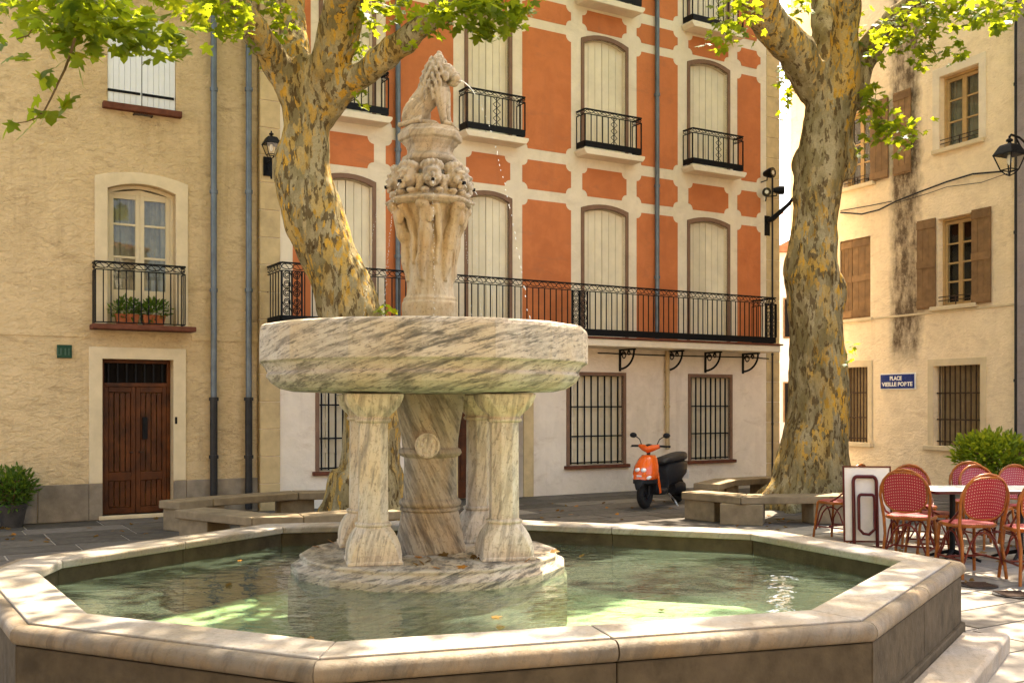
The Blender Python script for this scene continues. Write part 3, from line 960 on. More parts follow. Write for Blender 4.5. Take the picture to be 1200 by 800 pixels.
m = MB(); m.box(b + 0.02, b + 0.05, -0.03, -0.02, 1.32, 1.42); m.build('doorbell', M['iron'], dd)
# French window with balcony
a, b, z0, z1, rise = fw
fwn = empty('balcony_window'); fwn.parent = lh
m = MB(); frame(m, a, b, z0, z1, rise, 0.17, -0.022, 0.0, top=0.16); m.build('stone_surround', M['stone_cream'], fwn, bevel=0.008)
def sash(parent, a, b, z0, z1, rise, mat, y=0.16, st=0.06, rows=(0.33, 0.66), panel=0.0, curtain=True, sub='casement'):
    mid = (a + b) / 2
    m = MB(); frame(m, a + 0.045, b - 0.045, z0, z1 - 0.045, rise * 0.9, 0.045, y - 0.02, y + 0.07, top=0.045)
    fr = m.build('window_frame', mat, parent, bevel=0.004)
    for x0, x1 in ((a + 0.047, mid - 0.001), (mid + 0.001, b - 0.047)):
        zt_ = z1 - 0.05 - rise * 0.9
        m = MB()
        m.box(x0, x0 + st, y, y + 0.045, z0 + 0.01, zt_); m.box(x1 - st, x1, y, y + 0.045, z0 + 0.01, zt_)
        m.box(x0 + st, x1 - st, y + 0.001, y + 0.044, z0 + 0.01, z0 + 0.07 + panel); m.box(x0 + st, x1 - st, y + 0.001, y + 0.044, zt_ - 0.06, zt_)
        if rise > 0: m.prism([(x0, zt_), (x1, zt_), (x1, zt_ + (rise * 0.85 if x1 <= mid else 0.015)), (x0, zt_ + (0.015 if x1 <= mid else rise * 0.85))], y + 0.002, y + 0.043)
        zb_ = z0 + 0.07 + panel
        for q in rows: m.box(x0 + st, x1 - st, y + 0.006, y + 0.04, zb_ + (zt_ - 0.06 - zb_) * q - 0.016, zb_ + (zt_ - 0.06 - zb_) * q + 0.016)
        cs = m.build(sub, mat, parent, bevel=0.004)
        qs = [0.0, *rows, 1.0]
        for qa, qb in zip(qs, qs[1:]):
            H = zt_ - 0.06 - zb_
            m = MB(); m.face([(x0 + st - 0.002, y + 0.022, zb_ + H * qa), (x1 - st + 0.002, y + 0.022, zb_ + H * qa), (x1 - st + 0.002, y + 0.022, zb_ + H * qb), (x0 + st - 0.002, y + 0.022, zb_ + H * qb)])
            m.build('pane', M['glass'], cs, recalc=False)
    if curtain:
        m = MB(); n = 40; r0, r1 = [], []
        for k in range(n + 1):
            x = a + 0.06 + (b - a - 0.12) * k / n
            yy = y + 0.10 + 0.018 * math.sin(k * 1.3) + 0.008 * math.sin(k * 2.9)
            r0.append((x, yy, z0 + 0.03)); r1.append((x, yy, z1 - 0.08))
        m.loft([r0, r1], closed=False, cap=False)
        m.build('curtain', M['curtain'], parent, smooth=60)
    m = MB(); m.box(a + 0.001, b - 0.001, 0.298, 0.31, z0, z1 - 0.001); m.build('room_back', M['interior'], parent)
sash(fwn, a, b, z0, z1, rise, M['shutter_white'] if False else M['wood_sash'] if False else m_plain('ivory painted sash', (0.60, 0.50, 0.33), 0.5, 0.06, 4, 0.05), rows=(0.36, 0.72), panel=0.45)
x0, x1 = FL.u(112, 0.25), FL.u(217, 0.25)
m = MB(); m.box(a - 0.24, b + 0.22, -0.31, -0.023, z0 - 0.075, z0 - 0.002); m.build('balcony_sill', M['sill_red'], fwn, bevel=0.015)
zrl = FL.z(165, 308.5, 0.25)
m = MB(); rail_run(m, x0, -0.25, x1, -0.25, z0, zrl, 12, 0.014, 0.11, 0.03); m.build('railing', M['iron'], fwn)
for x in (x0, x1):
    m = MB(); rail_run(m, x, -0.235, x, -0.024, z0, zrl, 2, 0.014, 0.11, 0.03); m.build('side_railing', M['iron'], fwn)
# upper window with white shutters
a, b, z0, z1, rise = uw
wnd = empty('shuttered_window'); wnd.parent = lh
m = MB(); m.box(a - 0.07, b + 0.07, -0.10, 0.1, z0 - 0.09, z0 - 0.002); m.build('sill', M['sill_red'], wnd, bevel=0.01)
mid = (a + b) / 2
for s, (x0, x1) in enumerate(((a + 0.004, mid - 0.005), (mid + 0.005, b - 0.004))):
    m = MB(); planks(m, x0, x1, z0 + 0.012, z1 - 0.01, 0.02, 6, rise, full=(a, b), gap=0.004)
    sh = m.build('shutter', M['shutter_white'], wnd)
    m = MB(); m.box(x0, x1 - 0.02, 0.006, 0.0195, z0 + 0.17, z0 + 0.205); m.build('strap_hinge', M['iron'], sh)
m = MB(); m.box(mid - 0.13, mid + 0.13, -0.09, -0.075, z0 - 0.14, z0 - 0.115); m.box(mid - 0.13, mid - 0.115, -0.09, -0.001, z0 - 0.135, z0 - 0.12); m.box(mid + 0.115, mid + 0.13, -0.09, -0.001, z0 - 0.135, z0 - 0.12)
m.build('sill_rail', M['iron_rust'], wnd)
m = MB(); m.box(a, b, 0.2, 0.21, z0, z1 - 0.001); m.build('room_back', M['interior'], wnd)
for px in (250.5, 291.5):
    x = FL.u(px, 0.08); zc = FL.z(px, 465, 0.08)
    pipe(lh, x, zc, LT - 0.1, M['pipe_blue'], 0.046, collars=(FL.z(px, 340, .08), FL.z(px, 225, .08), FL.z(px, 105, .08)))
    pipe(lh, x, 0.05, zc - 0.001, M['pipe_dark'], 0.055, collars=(zc - 0.03, FL.z(px, 535, .08)))

# ------------------------------------------------------------------ cream house across the square
rh = empty('cream_house', FR.o, FR.rz, 'cream rendered house with brown wooden shutters and a dark water stain', 'house')
U = FR.u
rL, rR = U(926), U(1197.5)
RT = 10.9
W1 = (U(1101), U(1147), FR.z(1125, 169), FR.z(1125, 82), 0.0)
W2 = (U(1099), U(1140), FR.z(1120, 357), FR.z(1120, 253), 0.0)
W3 = (U(1094), U(1149), FR.z(1120, 523), FR.z(1120, 428), 0.0)
W4 = (U(988), U(1021), FR.z(1010, 216), FR.z(1010, 128), 0.0)
W5 = (U(984), U(1020), FR.z(1005, 373), FR.z(1005, 279), 0.0)
W6 = (U(984), U(1017), FR.z(1005, 518), FR.z(1005, 430), 0.0)
M['stucco_right'] = m_stucco('cream stucco', (0.86, 0.70, 0.48), (0.78, 0.62, 0.41), (0.40, 0.26, 0.14), 0.6, 0.45, (U(1061), (U(1075) - U(1047)) / 2 * 1.5, 0.5, FR.z(1060, 432)))
mb = MB(); wall(mb, rL, rR, 0, RT, [W1, W2, W3, W4, W5, W6], 0.30)
mb.build('wall', M['stucco_right'], rh)
body(rh, rL, rR, RT, M['plaster_cream'], deep=7)
zs = FR.z(1096, 366)
m = MB(); m.box(rL, rR, -0.02, 0.0, zs - 0.02, zs + 0.02); m.build('string_course', M['stone_cream'], rh, bevel=0.006, seg=1)
def leaf(parent, x0, x1, z0, z1, y, mat, n=3):
    m = MB(); planks(m, x0, x1, z0, z1, y, n, gap=0.007, th=0.028)
    o = m.build('shutter', mat, parent)
    for q0, q1 in ((0.02, 0.10), (0.46, 0.54), (0.90, 0.98)):
        H = z1 - z0
        m = MB(); m.box(x0, x1, y - 0.012, y - 0.0005, z0 + H * q0, z0 + H * q1); m.build('shutter_rail', mat, o)
for k, (w_, rows) in enumerate(((W1, (0.36, 0.7)), (W2, (0.26, 0.5, 0.75)), (W4, (0.3, 0.6)))):
    a, b, z0, z1, _ = w_
    wn_ = empty('casement_window'); wn_.parent = rh
    sash(wn_, a + 0.002, b - 0.002, z0 + 0.002, z1 - 0.002, 0, M['wood_sash'], rows=rows, curtain=(k == 0), y=0.14, st=0.045)
    m = MB(); m.box(a - 0.12, b + 0.12, -0.09, 0.13, z0 - 0.08, z0 - 0.002); m.build('sill', M['stone_cream'], wn_, bevel=0.01)
    m = MB()
    for q in (0.10, 0.17): m.tube([(a, 0.02, z0 + q), (b, 0.02, z0 + q)], 0.009, 5)
    m.box((a + b) / 2 - 0.006, (a + b) / 2 + 0.006, 0.01, 0.03, z0, z0 + 0.18)
    m.build('guard_rail', M['iron_rust'], wn_)
    if k == 0:
        m = MB(); frame(m, a, b, z0, z1, 0, 0.16, -0.012, 0.0); m.build('surround', M['plaster_cream'], wn_, bevel=0.006, seg=1)
    if k == 1:
        leaf(wn_, U(1077), U(1098.5), z0 - 0.03, z1 + 0.03, -0.06, M['wood_shutter'])
        leaf(wn_, U(1141), U(1163.5), z0 - 0.03, z1 + 0.03, -0.06, M['wood_shutter'])
    if k == 2:
        leaf(wn_, U(1022), U(1043), z0 - 0.02, z1 + 0.04, -0.06, M['wood_shutter'])
        leaf(wn_, U(1049), U(1069), z0 - 0.02, z1 + 0.06, -0.05, M['wood_shutter'])
a, b, z0, z1, _ = W5
wn_ = empty('shuttered_window'); wn_.parent = rh
mid = (a + b) / 2 - 0.1
leaf(wn_, a, mid - 0.006, z0 + 0.01, z1 - 0.01, 0.03, M['wood_shutter']); leaf(wn_, mid + 0.006, b, z0 + 0.01, z1 - 0.01, 0.028, M['wood_shutter'])
m = MB(); m.box(a - 0.08, b + 0.08, -0.06, 0.02, z0 - 0.07, z0 - 0.002); m.build('sill', M['stone_cream'], wn_, bevel=0.01)
M['louvre'] = m_plain('grey brown boards', (0.30, 0.215, 0.115), 0.7, 0.2, 7, 0.2, dirt=0.3)
for w_ in (W3, W6):
    a, b, z0, z1, _ = w_
    wn_ = empty('barred_window'); wn_.parent = rh
    m = MB(); frame(m, a, b, z0, z1, 0, 0.13, -0.016, 0.0); m.build('surround', M['stone_cream'], wn_, bevel=0.006, seg=1)
    m = MB(); planks(m, a + 0.004, b - 0.004, z0 + 0.005, z1 - 0.005, 0.20, 10, gap=0.01); m.build('shutter', M['louvre'], wn_)
    m = MB(); bars(m, a, b, z0 + 0.002, z1 - 0.002, 9, 0.10, (z0 + (z1 - z0) * 0.33, z0 + (z1 - z0) * 0.66, z0 + 0.08), 0.009); m.build('window_bars', M['iron_rust'], wn_)
    m = MB(); m.box(a - 0.18, b + 0.16, -0.09, 0.19, z0 - 0.085, z0 - 0.002); m.build('sill', M['stone_cream'], wn_, bevel=0.01)
pipe(rh, rR - 0.05, 0.02, RT - 0.1, M['pipe_dark'], 0.04, y=-0.06, collars=(2.0, 4.5, 7.0))
# next house along
nh = empty('grey_house', FR.w(rR + 0.03, 0.15, 0), FR.rz, 'narrow grey house with purple shutters beyond the cream house drainpipe', 'house')
m = MB(); m.box(0, 7, 0, 6, 0, 9.0); m.build('wall', m_stucco('grey mauve stucco', (0.30, 0.26, 0.25), (0.25, 0.21, 0.2), (0.15, 0.11, 0.1), 0.4), nh)
m = MB(); m.box(-0.1, 7.2, -0.35, 6.2, 9.0, 9.14); m.build('roof', M['roof'], nh)
for k in range(2):
    for z in (1.0, 3.9, 6.6):
        m = MB(); frame(m, 1.2 + 2.8 * k, 2.2 + 2.8 * k, z, z + 1.6, 0, 0.1, -0.02, 0.0, bottom=True); wq = m.build('window', M['stone_cream'], nh)
        m = MB(); planks(m, 1.2 + 2.8 * k, 2.2 + 2.8 * k, z, z + 1.6, -0.035, 8); m.build('shutter', m_plain('purple shutter', (0.10, 0.07, 0.10), 0.6, 0.1, 6, 0.05), wq)
# far houses seen through the gap between the two corners
def far_house(px0, px1, Y, ptop, mat, label):
    p0, p1 = at(px0, HZ, Y), at(px1, HZ, Y); w = p1.x - p0.x
    H = EYE + (HZ - ptop) / FPX * Y
    f = empty('far_house', (p0.x, Y, 0), 0, label, 'house')
    m = MB(); m.box(0, w, 0, 6, 0, H); m.build('wall', mat, f)
    m = MB(); m.prism([(-0.2, H), (w + 0.2, H), (w / 2, H + 0.7)], -0.2, 6.2); m.build('roof', M['roof'], f)
    for k in range(int(w / 1.1)):
        for z in np.arange(1.0, H - 1.4, 2.7):
            m = MB(); m.box(0.35 + 1.1 * k, 0.9 + 1.1 * k, -0.03, 0.0, z, z + 1.3); wq = m.build('window', M['wood_shutter'], f)
            m = MB(); m.box(0.4 + 1.1 * k, 0.85 + 1.1 * k, -0.04, -0.03, z + 0.05, z + 1.25); m.build('pane', M['interior'], wq)
far_house(905, 985, 33, 296, M['plaster_white'], 'pale house far down the street behind the right plane tree')
far_house(860, 912, 42, 250, M['plaster_cream'], 'cream house at the end of the street beyond the terracotta house')
# ------------------------------------------------------------------ fountain
CX, CY = -0.60, 7.50
fo = empty('fountain', (CX, CY, 0), 0, 'marble fountain with wide stone bowl on columns in a polygonal pool', 'fountain')
INL = [p - Vector((CX, CY)) for p in INNER]
def side_piece(i, t0, t1, prof):
    m = MB()
    rings = []
    for t in (t0, t1):
        ring = []
        for dd_, z in prof:
            P = offset(INL, dd_)
            p = P[i].lerp(P[(i + 1) % len(P)], t)
            ring.append((p.x, p.y, z))
        rings.append(ring)
    return m.loft(rings)
nose = [(0.276, RIM - 0.010)] + [(0.312 + 0.047 * math.cos(a), RIM - 0.052 + 0.047 * math.sin(a)) for a in [rad(100 - 20 * k) for k in range(10)]] + [(0.276, RIM - 0.099)]
cop = [(-0.012, RIM - 0.01), (-0.002, RIM), (0.27, RIM), (0.27, RIM - 0.055), (-0.012, RIM - 0.055)]
for i in range(len(INL)):
    L = (INL[i] - INL[(i + 1) % len(INL)]).length
    n = max(1, round(L / 1.15))
    for k in range(n):
        e = 0.0016
        t0 = k / n + (e if k else 0.0008); t1 = (k + 1) / n - (e if k < n - 1 else 0.0008)
        side_piece(i, t0, t1, cop).build('coping_stone', M['coping'], fo, bevel=0.007)
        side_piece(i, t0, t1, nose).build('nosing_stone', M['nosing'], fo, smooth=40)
    n = 1 if L < 1.6 else 2
    for k in range(n):
        t0, t1 = k / n + 0.001, (k + 1) / n - 0.001
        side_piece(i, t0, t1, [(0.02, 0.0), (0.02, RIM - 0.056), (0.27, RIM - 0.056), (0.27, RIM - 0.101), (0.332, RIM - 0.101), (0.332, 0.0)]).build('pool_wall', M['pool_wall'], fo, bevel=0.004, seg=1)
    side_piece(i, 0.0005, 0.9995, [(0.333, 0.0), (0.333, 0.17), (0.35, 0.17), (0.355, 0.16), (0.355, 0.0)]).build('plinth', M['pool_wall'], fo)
for i, t0, t1 in ((3, 0.05, 1.03), (6, -0.03, 0.9)):
    side_piece(i, t0, t1, [(0.357, 0.0), (0.357, 0.125), (0.60, 0.125), (0.62, 0.105), (0.62, 0.0)]).build('step', M['coping'], fo, bevel=0.008)
m = MB(); m.face([(p.x, p.y, 0.04) for p in offset(INL, 0.021)][::-1]); m.build('pool_floor', M['pool_floor'], fo, recalc=False)
wt = MB(); wt.face([(p.x, p.y, WATER_Z) for p in offset(INNER, 0.019)][::-1])
wo_ = wt.build('water', M['water'], recalc=False); tag(wo_, kind='structure')
# base disc
BR = 1.0
m = MB(); m.lathe([(BR + 0.02, 0.05), (BR + 0.02, 0.36), (BR, 0.40), (BR, 0.465), (BR - 0.02, 0.478), (BR - 0.05, 0.488), (BR - 0.065, 0.51), (BR - 0.06, 0.53), (BR - 0.07, 0.542)], 16, rot=0.15)
m.build('base_disc', M['marble_bowl'], fo, bevel=0.006)
# columns
def sq_rings(prof, cx, cy, rot):
    rings = []
    for a, q, z in prof:
        b = a * q
        pts = [(a, -b), (a, b), (b, a), (-b, a), (-a, b), (-a, -b), (-b, -a), (b, -a)]
        rings.append([(cx + x * math.cos(rot) - y * math.sin(rot), cy + x * math.sin(rot) + y * math.cos(rot), z) for x, y in pts])
    return rings
ROT = rad(12.8)
hs = 0.455
for sx, sy in ((-1, -1), (1, -1), (-1, 1), (1, 1)):
    x = hs * (sx * math.cos(ROT) - sy * math.sin(ROT)); y = hs * (sx * math.sin(ROT) + sy * math.cos(ROT))
    m = MB(); m.loft(sq_rings([(0.100, 0.414, 0.805), (0.097, 0.414, 1.15), (0.096, 0.414, 1.49)], x, y, ROT))
    c = m.build('column', M['marble_col'], fo, bevel=0.006)
    m = MB(); m.loft(sq_rings([(0.186, 0.96, 0.5425), (0.186, 0.96, 0.562), (0.178, 0.90, 0.568), (0.179, 0.84, 0.61), (0.173, 0.76, 0.66), (0.158, 0.66, 0.71), (0.136, 0.55, 0.752), (0.116, 0.46, 0.778), (0.110, 0.43, 0.786), (0.122, 0.43, 0.795), (0.122, 0.43, 0.808), (0.100, 0.414, 0.818)], x, y, ROT))
    m.build('column_base', M['marble_col'], c, bevel=0.005)
    m = MB(); m.loft(sq_rings([(0.098, 0.414, 1.485), (0.116, 0.43, 1.493), (0.118, 0.43, 1.51), (0.102, 0.43, 1.52), (0.116, 0.47, 1.54), (0.146, 0.54, 1.57), (0.170, 0.63, 1.602), (0.185, 0.74, 1.64), (0.189, 0.82, 1.66), (0.19, 0.86, 1.675), (0.186, 0.90, 1.684)], x, y, ROT))
    m.build('capital', M['marble_col'], c, bevel=0.006)
m = MB()
m.lathe([(0.262, 0.5425), (0.262, 0.575), (0.25, 0.60), (0.235, 0.70), (0.215, 0.80), (0.207, 0.835), (0.222, 0.845), (0.222, 0.858), (0.21, 0.866), (0.226, 0.88), (0.23, 0.90), (0.222, 0.915), (0.2, 0.93), (0.194, 1.0), (0.19, 1.2), (0.192, 1.225), (0.218, 1.238), (0.232, 1.258), (0.224, 1.282), (0.203, 1.296), (0.206, 1.36), (0.222, 1.47), (0.24, 1.58), (0.252, 1.684)], 28,
        mod=lambda a, z: 1 + (0.02 * math.cos(8 * a + z * 3) if (z < 0.8 or z > 1.3) else 0.0))
cp = m.build('central_pillar', M['marble_pillar'], fo, smooth=50)
m = MB()
T = Matrix.Translation(Vector((0.0, -0.222, 1.318))) @ Matrix.Rotation(rad(90), 4, 'X')
rr_ = [(0.0, 0.0), (0.088, 0.0), (0.09, 0.018), (0.076, 0.026), (0.07, 0.018), (0.0, 0.018)]
m.loft([[T @ Vector((max(r, 0.001) * math.cos(a), max(r, 0.001) * math.sin(a), h)) for a in [2 * math.pi * k / 20 for k in range(20)]] for r, h in rr_])
for k in range(6):
    a = k * math.pi / 3
    m.ell(T @ Vector((0.042 * math.cos(a), 0.042 * math.sin(a), 0.018)), (0.016, 0.008, 0.016))
m.build('medallion', M['marble_col'], cp, smooth=50)
# bowl
m = MB()
m.lathe([(0.02, 2.03), (1.02, 2.03), (1.075, 2.06), (1.09, 2.145), (1.105, 2.158), (1.165, 2.16), (1.188, 2.15), (1.198, 2.125), (1.2, 2.06), (1.2, 1.905), (1.172, 1.89), (1.152, 1.865), (1.136, 1.832), (1.148, 1.82), (1.148, 1.808), (1.11, 1.762), (1.045, 1.722), (0.95, 1.70), (0.6, 1.688), (0.02, 1.686)], 16, c=(-0.04, 0, 0), rot=rad(4),
        mod=lambda a, z: 1 + (0.005 * math.sin(5 * a + 1) if z > 1.9 else 0))
m.build('bowl', M['marble_bowl'], fo, bevel=0.012, seg=3)
m = MB(); m.lathe([(0.01, 2.098), (1.08, 2.098), (1.08, 2.1), (0.01, 2.1)], 16, c=(-0.04, 0, 0), rot=rad(4)); m.build('bowl_water', M['water'], fo)
# carved upper pillar
m = MB()
m.lathe([(0.205, 2.032), (0.207, 2.32), (0.205, 2.345), (0.192, 2.36), (0.196, 2.375), (0.178, 2.395), (0.168, 2.46), (0.163, 2.7), (0.168, 2.85), (0.19, 2.96), (0.235, 3.035), (0.27, 3.06)], 24, mod=lambda a, z: 1 + (0.03 * math.cos(6 * a + 0.6) if 2.4 < z < 2.98 else 0))
up = m.build('carved_pillar', M['marble_shaft'], fo)
for me_ in (up,):
    b2 = bmesh.new(); b2.from_mesh(up.data)
    x = MB(); x.bm.free(); x.bm = b2
    for k in range(6):                               # hanging leaves and drapery
        a = k * math.pi / 3 + 0.35
        pts, rs = [], []
        for t in np.linspace(0, 1, 9):
            z = 2.50 + 0.56 * t
            r_ = 0.165 + 0.02 * t + 0.115 * max(0, t - 0.45) ** 1.5 * 2.2
            aa = a + 0.10 * math.sin(t * 5 + k)
            pts.append((r_ * math.cos(aa), r_ * math.sin(aa), z)); rs.append(0.014 + 0.036 * math.sin(t * 2.6 + 0.2) * (1 + 0.3 * math.sin(t * 17 + k)))
        x.tube(pts, rs, 8)
        aa = a + 0.05
        x.ell((0.275 * math.cos(aa), 0.275 * math.sin(aa), 3.03), (0.05, 0.05, 0.04))
        x.ell((0.255 * math.cos(aa + .2), 0.255 * math.sin(aa + .2), 2.96), (0.035, 0.035, 0.06))
        a2 = a + math.pi / 6
        x.tube([(0.17 * math.cos(a2), 0.17 * math.sin(a2), 2.62), (0.18 * math.cos(a2 + .1), 0.18 * math.sin(a2 + .1), 2.8), (0.205 * math.cos(a2), 0.205 * math.sin(a2), 2.95), (0.27 * math.cos(a2 - .1), 0.27 * math.sin(a2 - .1), 3.04)], [0.015, 0.024, 0.03, 0.03], 7)
    bmesh.ops.recalc_face_normals(b2, faces=b2.faces[:])
    b2.to_mesh(up.data); b2.free()
bake(up, 0.007, 0)
displace(up, lambda c: 0.006 * noise.noise(c * 14) + (0.008 * noise.noise(Vector((c.x * 18, c.y * 18, c.z * 5))) if c.z > 2.5 else 0))
# ring of cherub heads over a shell lip
m = MB()
m.lathe([(0.2, 3.03), (0.285, 3.05), (0.315, 3.068), (0.318, 3.082), (0.25, 3.11), (0.17, 3.16), (0.14, 3.30), (0.15, 3.38)], 32, mod=lambda a, z: 1 + (0.045 * math.cos(8 * a) if z < 3.1 else 0))
HEADS = [math.radians(-90 + 8 + k * 45) for k in range(8)]
for a in HEADS:
    ca, sa = math.cos(a), math.sin(a)
    T = Matrix.Translation(Vector((0.225 * ca, 0.225 * sa, 3.225))) @ Matrix.Rotation(a, 4, 'Z')
    def E(c, r, n=12): m.ell(T @ Vector(c), r, (0, 0, a), n, 8)
    E((0, 0, 0.02), (0.078, 0.070, 0.088))                                                # skull
    E((0.058, 0.036, -0.018), (0.03, 0.027, 0.028)); E((0.058, -0.036, -0.018), (0.03, 0.027, 0.028))   # cheeks
    E((0.084, 0, 0.004), (0.016, 0.012, 0.018)); E((0.068, 0, -0.062), (0.024, 0.024, 0.02)); E((0.068, 0, 0.042), (0.022, 0.05, 0.018)); E((0.082, 0, -0.034), (0.016, 0.022, 0.010))
    for q in range(9):
        t = -2.0 + 4.0 * q / 8
        E((-0.005 + 0.045 * math.cos(t), 0.066 * math.sin(t), 0.082 + 0.02 * math.cos(t)), (0.026, 0.020, 0.024), 8)
    for s in (-1, 1):
        E((0.0, s * 0.078, -0.005), (0.022, 0.022, 0.03), 8)
        E((-0.02, s * 0.088, -0.06), (0.03, 0.028, 0.05), 8); E((0.03, s * 0.05, -0.095), (0.045, 0.032, 0.022), 8)
hd = m.build('cherub_ring', M['marble_lion'], fo); bake(hd, 0.0058, 0)
displace(hd, lambda c: 0.003 * noise.noise(c * 50))
for a in HEADS:
    m = MB(); m.tube([(0.29 * math.cos(a), 0.29 * math.sin(a), 3.193), (0.332 * math.cos(a), 0.332 * math.sin(a), 3.186)], 0.013, 8); m.build('spout', M['iron'], fo)
m = MB()
m.lathe([(0.15, 3.34), (0.172, 3.355), (0.205, 3.375), (0.21, 3.40), (0.20, 3.412), (0.172, 3.425), (0.168, 3.455), (0.18, 3.485), (0.205, 3.51), (0.208, 3.522), (0.236, 3.530), (0.24, 3.575), (0.222, 3.585), (0.215, 3.615)], 8, rot=rad(10))
m.build('statue_plinth', M['marble_lion'], fo, bevel=0.008)

# ------------------------------------------------------------------ lion statue
m = MB()
for s in (-1, 1):
    m.ell((-0.105, s * 0.078, 0.115), (0.085, 0.05, 0.12), (0, 0.35, 0))                       # haunch
    m.tube([(-0.13, s * 0.105, 0.06), (-0.05, s * 0.115, 0.03), (0.03, s * 0.11, 0.026)], [0.04, 0.032, 0.026], 10)
    m.ell((0.045, s * 0.11, 0.022), (0.045, 0.03, 0.024))
    for q in (-1, 0, 1): m.ell((0.08, s * 0.11 + q * 0.018, 0.016), (0.02, 0.010, 0.015))
    m.tube([(0.085, s * 0.05, 0.29), (0.10, s * 0.062, 0.20), (0.11, s * 0.062, 0.12), (0.125, s * 0.062, 0.035)], [0.055, 0.04, 0.029, 0.027], 10)
    m.ell((0.145, s * 0.062, 0.022), (0.045, 0.032, 0.023))
    for q in (-1, 0, 1): m.ell((0.182, s * 0.062 + q * 0.019, 0.016), (0.02, 0.010, 0.015))
    m.ell((0.085, s * 0.066, 0.50), (0.024, 0.014, 0.028))                                       # ear
    m.ell((0.157, s * 0.03, 0.435), (0.022, 0.017, 0.013))                                       # brow
    m.ell((0.198, s * 0.024, 0.376), (0.038, 0.027, 0.028))                                      # muzzle pad
    m.ell((0.13, s * 0.055, 0.385), (0.03, 0.025, 0.04))                                         # cheek
m.tube([(-0.12, 0, 0.11), (-0.08, 0, 0.19), (-0.01, 0, 0.27), (0.05, 0, 0.34)], [0.085, 0.092, 0.095, 0.09], 14)
m.ell((0.085, 0, 0.27), (0.07, 0.082, 0.10))
m.ell((0.04, 0, 0.38), (0.085, 0.092, 0.11)); m.ell((0.055, 0, 0.46), (0.075, 0.08, 0.08)); m.ell((0.065, 0, 0.525), (0.045, 0.05, 0.055)); m.ell((0.07, 0, 0.57), (0.022, 0.026, 0.028))
m.ell((0.12, 0, 0.432), (0.078, 0.066, 0.068), (0, 0.25, 0))
m.tube([(0.13, 0, 0.44), (0.175, 0, 0.415), (0.222, 0, 0.396)], [0.034, 0.024, 0.021], 8)
m.ell((0.178, 0, 0.34), (0.04, 0.032, 0.02))
m.tube([(-0.18, 0.0, 0.07), (-0.215, -0.05, 0.04), (-0.19, -0.12, 0.025), (-0.11, -0.16, 0.025), (-0.04, -0.155, 0.04), (-0.03, -0.14, 0.07)], [0.02, 0.02, 0.018, 0.018, 0.026, 0.02], 8)
for row in range(7):                                                                            # locks of the mane, row by row
    z = 0.235 + 0.047 * row
    rr0 = (0.088, 0.098, 0.102, 0.10, 0.09, 0.075, 0.055)[row]; cx0 = 0.03 + 0.006 * row
    n = (11, 13, 13, 12, 11, 9, 7)[row]
    for q in range(n):
        a = -2.15 + 4.3 * (q + 0.5 * (row % 2)) / (n - 1)
        cx = cx0 - rr0 * math.cos(a); cy = rr0 * math.sin(a)
        m.tube([(cx, cy, z + 0.035), (cx - 0.012 * math.cos(a), cy * 1.1, z + 0.01), (cx - 0.01 * math.cos(a) + 0.012 * math.sin(q * 2.1), cy * 1.08, z - 0.02), (cx + 0.006 * math.sin(q * 3), cy * 1.12, z - 0.038)], [0.006, 0.015, 0.013, 0.004], 7)
lion = m.build('lion_statue', M['marble_lion'])
bake(lion, 0.0048, 0)
displace(lion, lambda c: 0.002 * noise.noise(c * 45))
lion.location = (CX + 0.0, CY, 3.612)
lion.rotation_euler = (0, 0, rad(-12))
lion.scale = (1.0, 1.0, 0.97)
tag(lion, 'weathered stone lion sitting on top of the fountain pillar', 'statue')

# ------------------------------------------------------------------ water jets
def jet(start, vx, drop, broken, r, label, grp=None):
    m = MB(); dm = MB(); n = 46; P = []
    for k in range(n + 1):
        s = (k / n) ** 0.75
        P.append(Vector(start) + Vector((vx[0] * s, vx[1] * s, -drop * s * s)))
    k = 0
    while k < n:
        if k / n < broken:
            e = n * broken; e = min(int(e), n); m.tube(P[k:e + 1], [r * (1 - 0.4 * j / (e - k + 1)) for j in range(e - k + 1)], 6); k = e + 1
        else:
            q = P[k].lerp(P[min(k + 1, n)], rnd.random()) + Vector((rnd.gauss(0, .003), rnd.gauss(0, .003), 0))
            dv = (P[min(k + 1, n)] - P[k]) * rnd.uniform(0.2, 0.42)
            dm.tube([q, q + dv * 0.5, q + dv], [r * 0.25, r * rnd.uniform(0.5, 0.8), r * 0.3], 6); k += 1
    o = m.build('water_jet', M['jet'], None, smooth=80)
    tag(dm.build('droplets', M['jet'], o, smooth=80), kind='stuff')
    return tag(o, label, 'water jet', grp)
lm = lion.location + Vector((0.205 * math.cos(rad(-12)), 0.205 * math.sin(rad(-12)), 0.355))
jet(lm, (0.54, -0.1, 0), 1.86, 0.16, 0.0055, 'thin water jet arcing from the stone lion mouth')
for a in HEADS:
    jet((CX + 0.32 * math.cos(a), CY + 0.32 * math.sin(a), 3.178), (0.17 * math.cos(a), 0.17 * math.sin(a), 0), 1.07, 0.10, 0.003, 'thin water jet falling from a cherub spout into the bowl', 'jets from the cherub spouts')

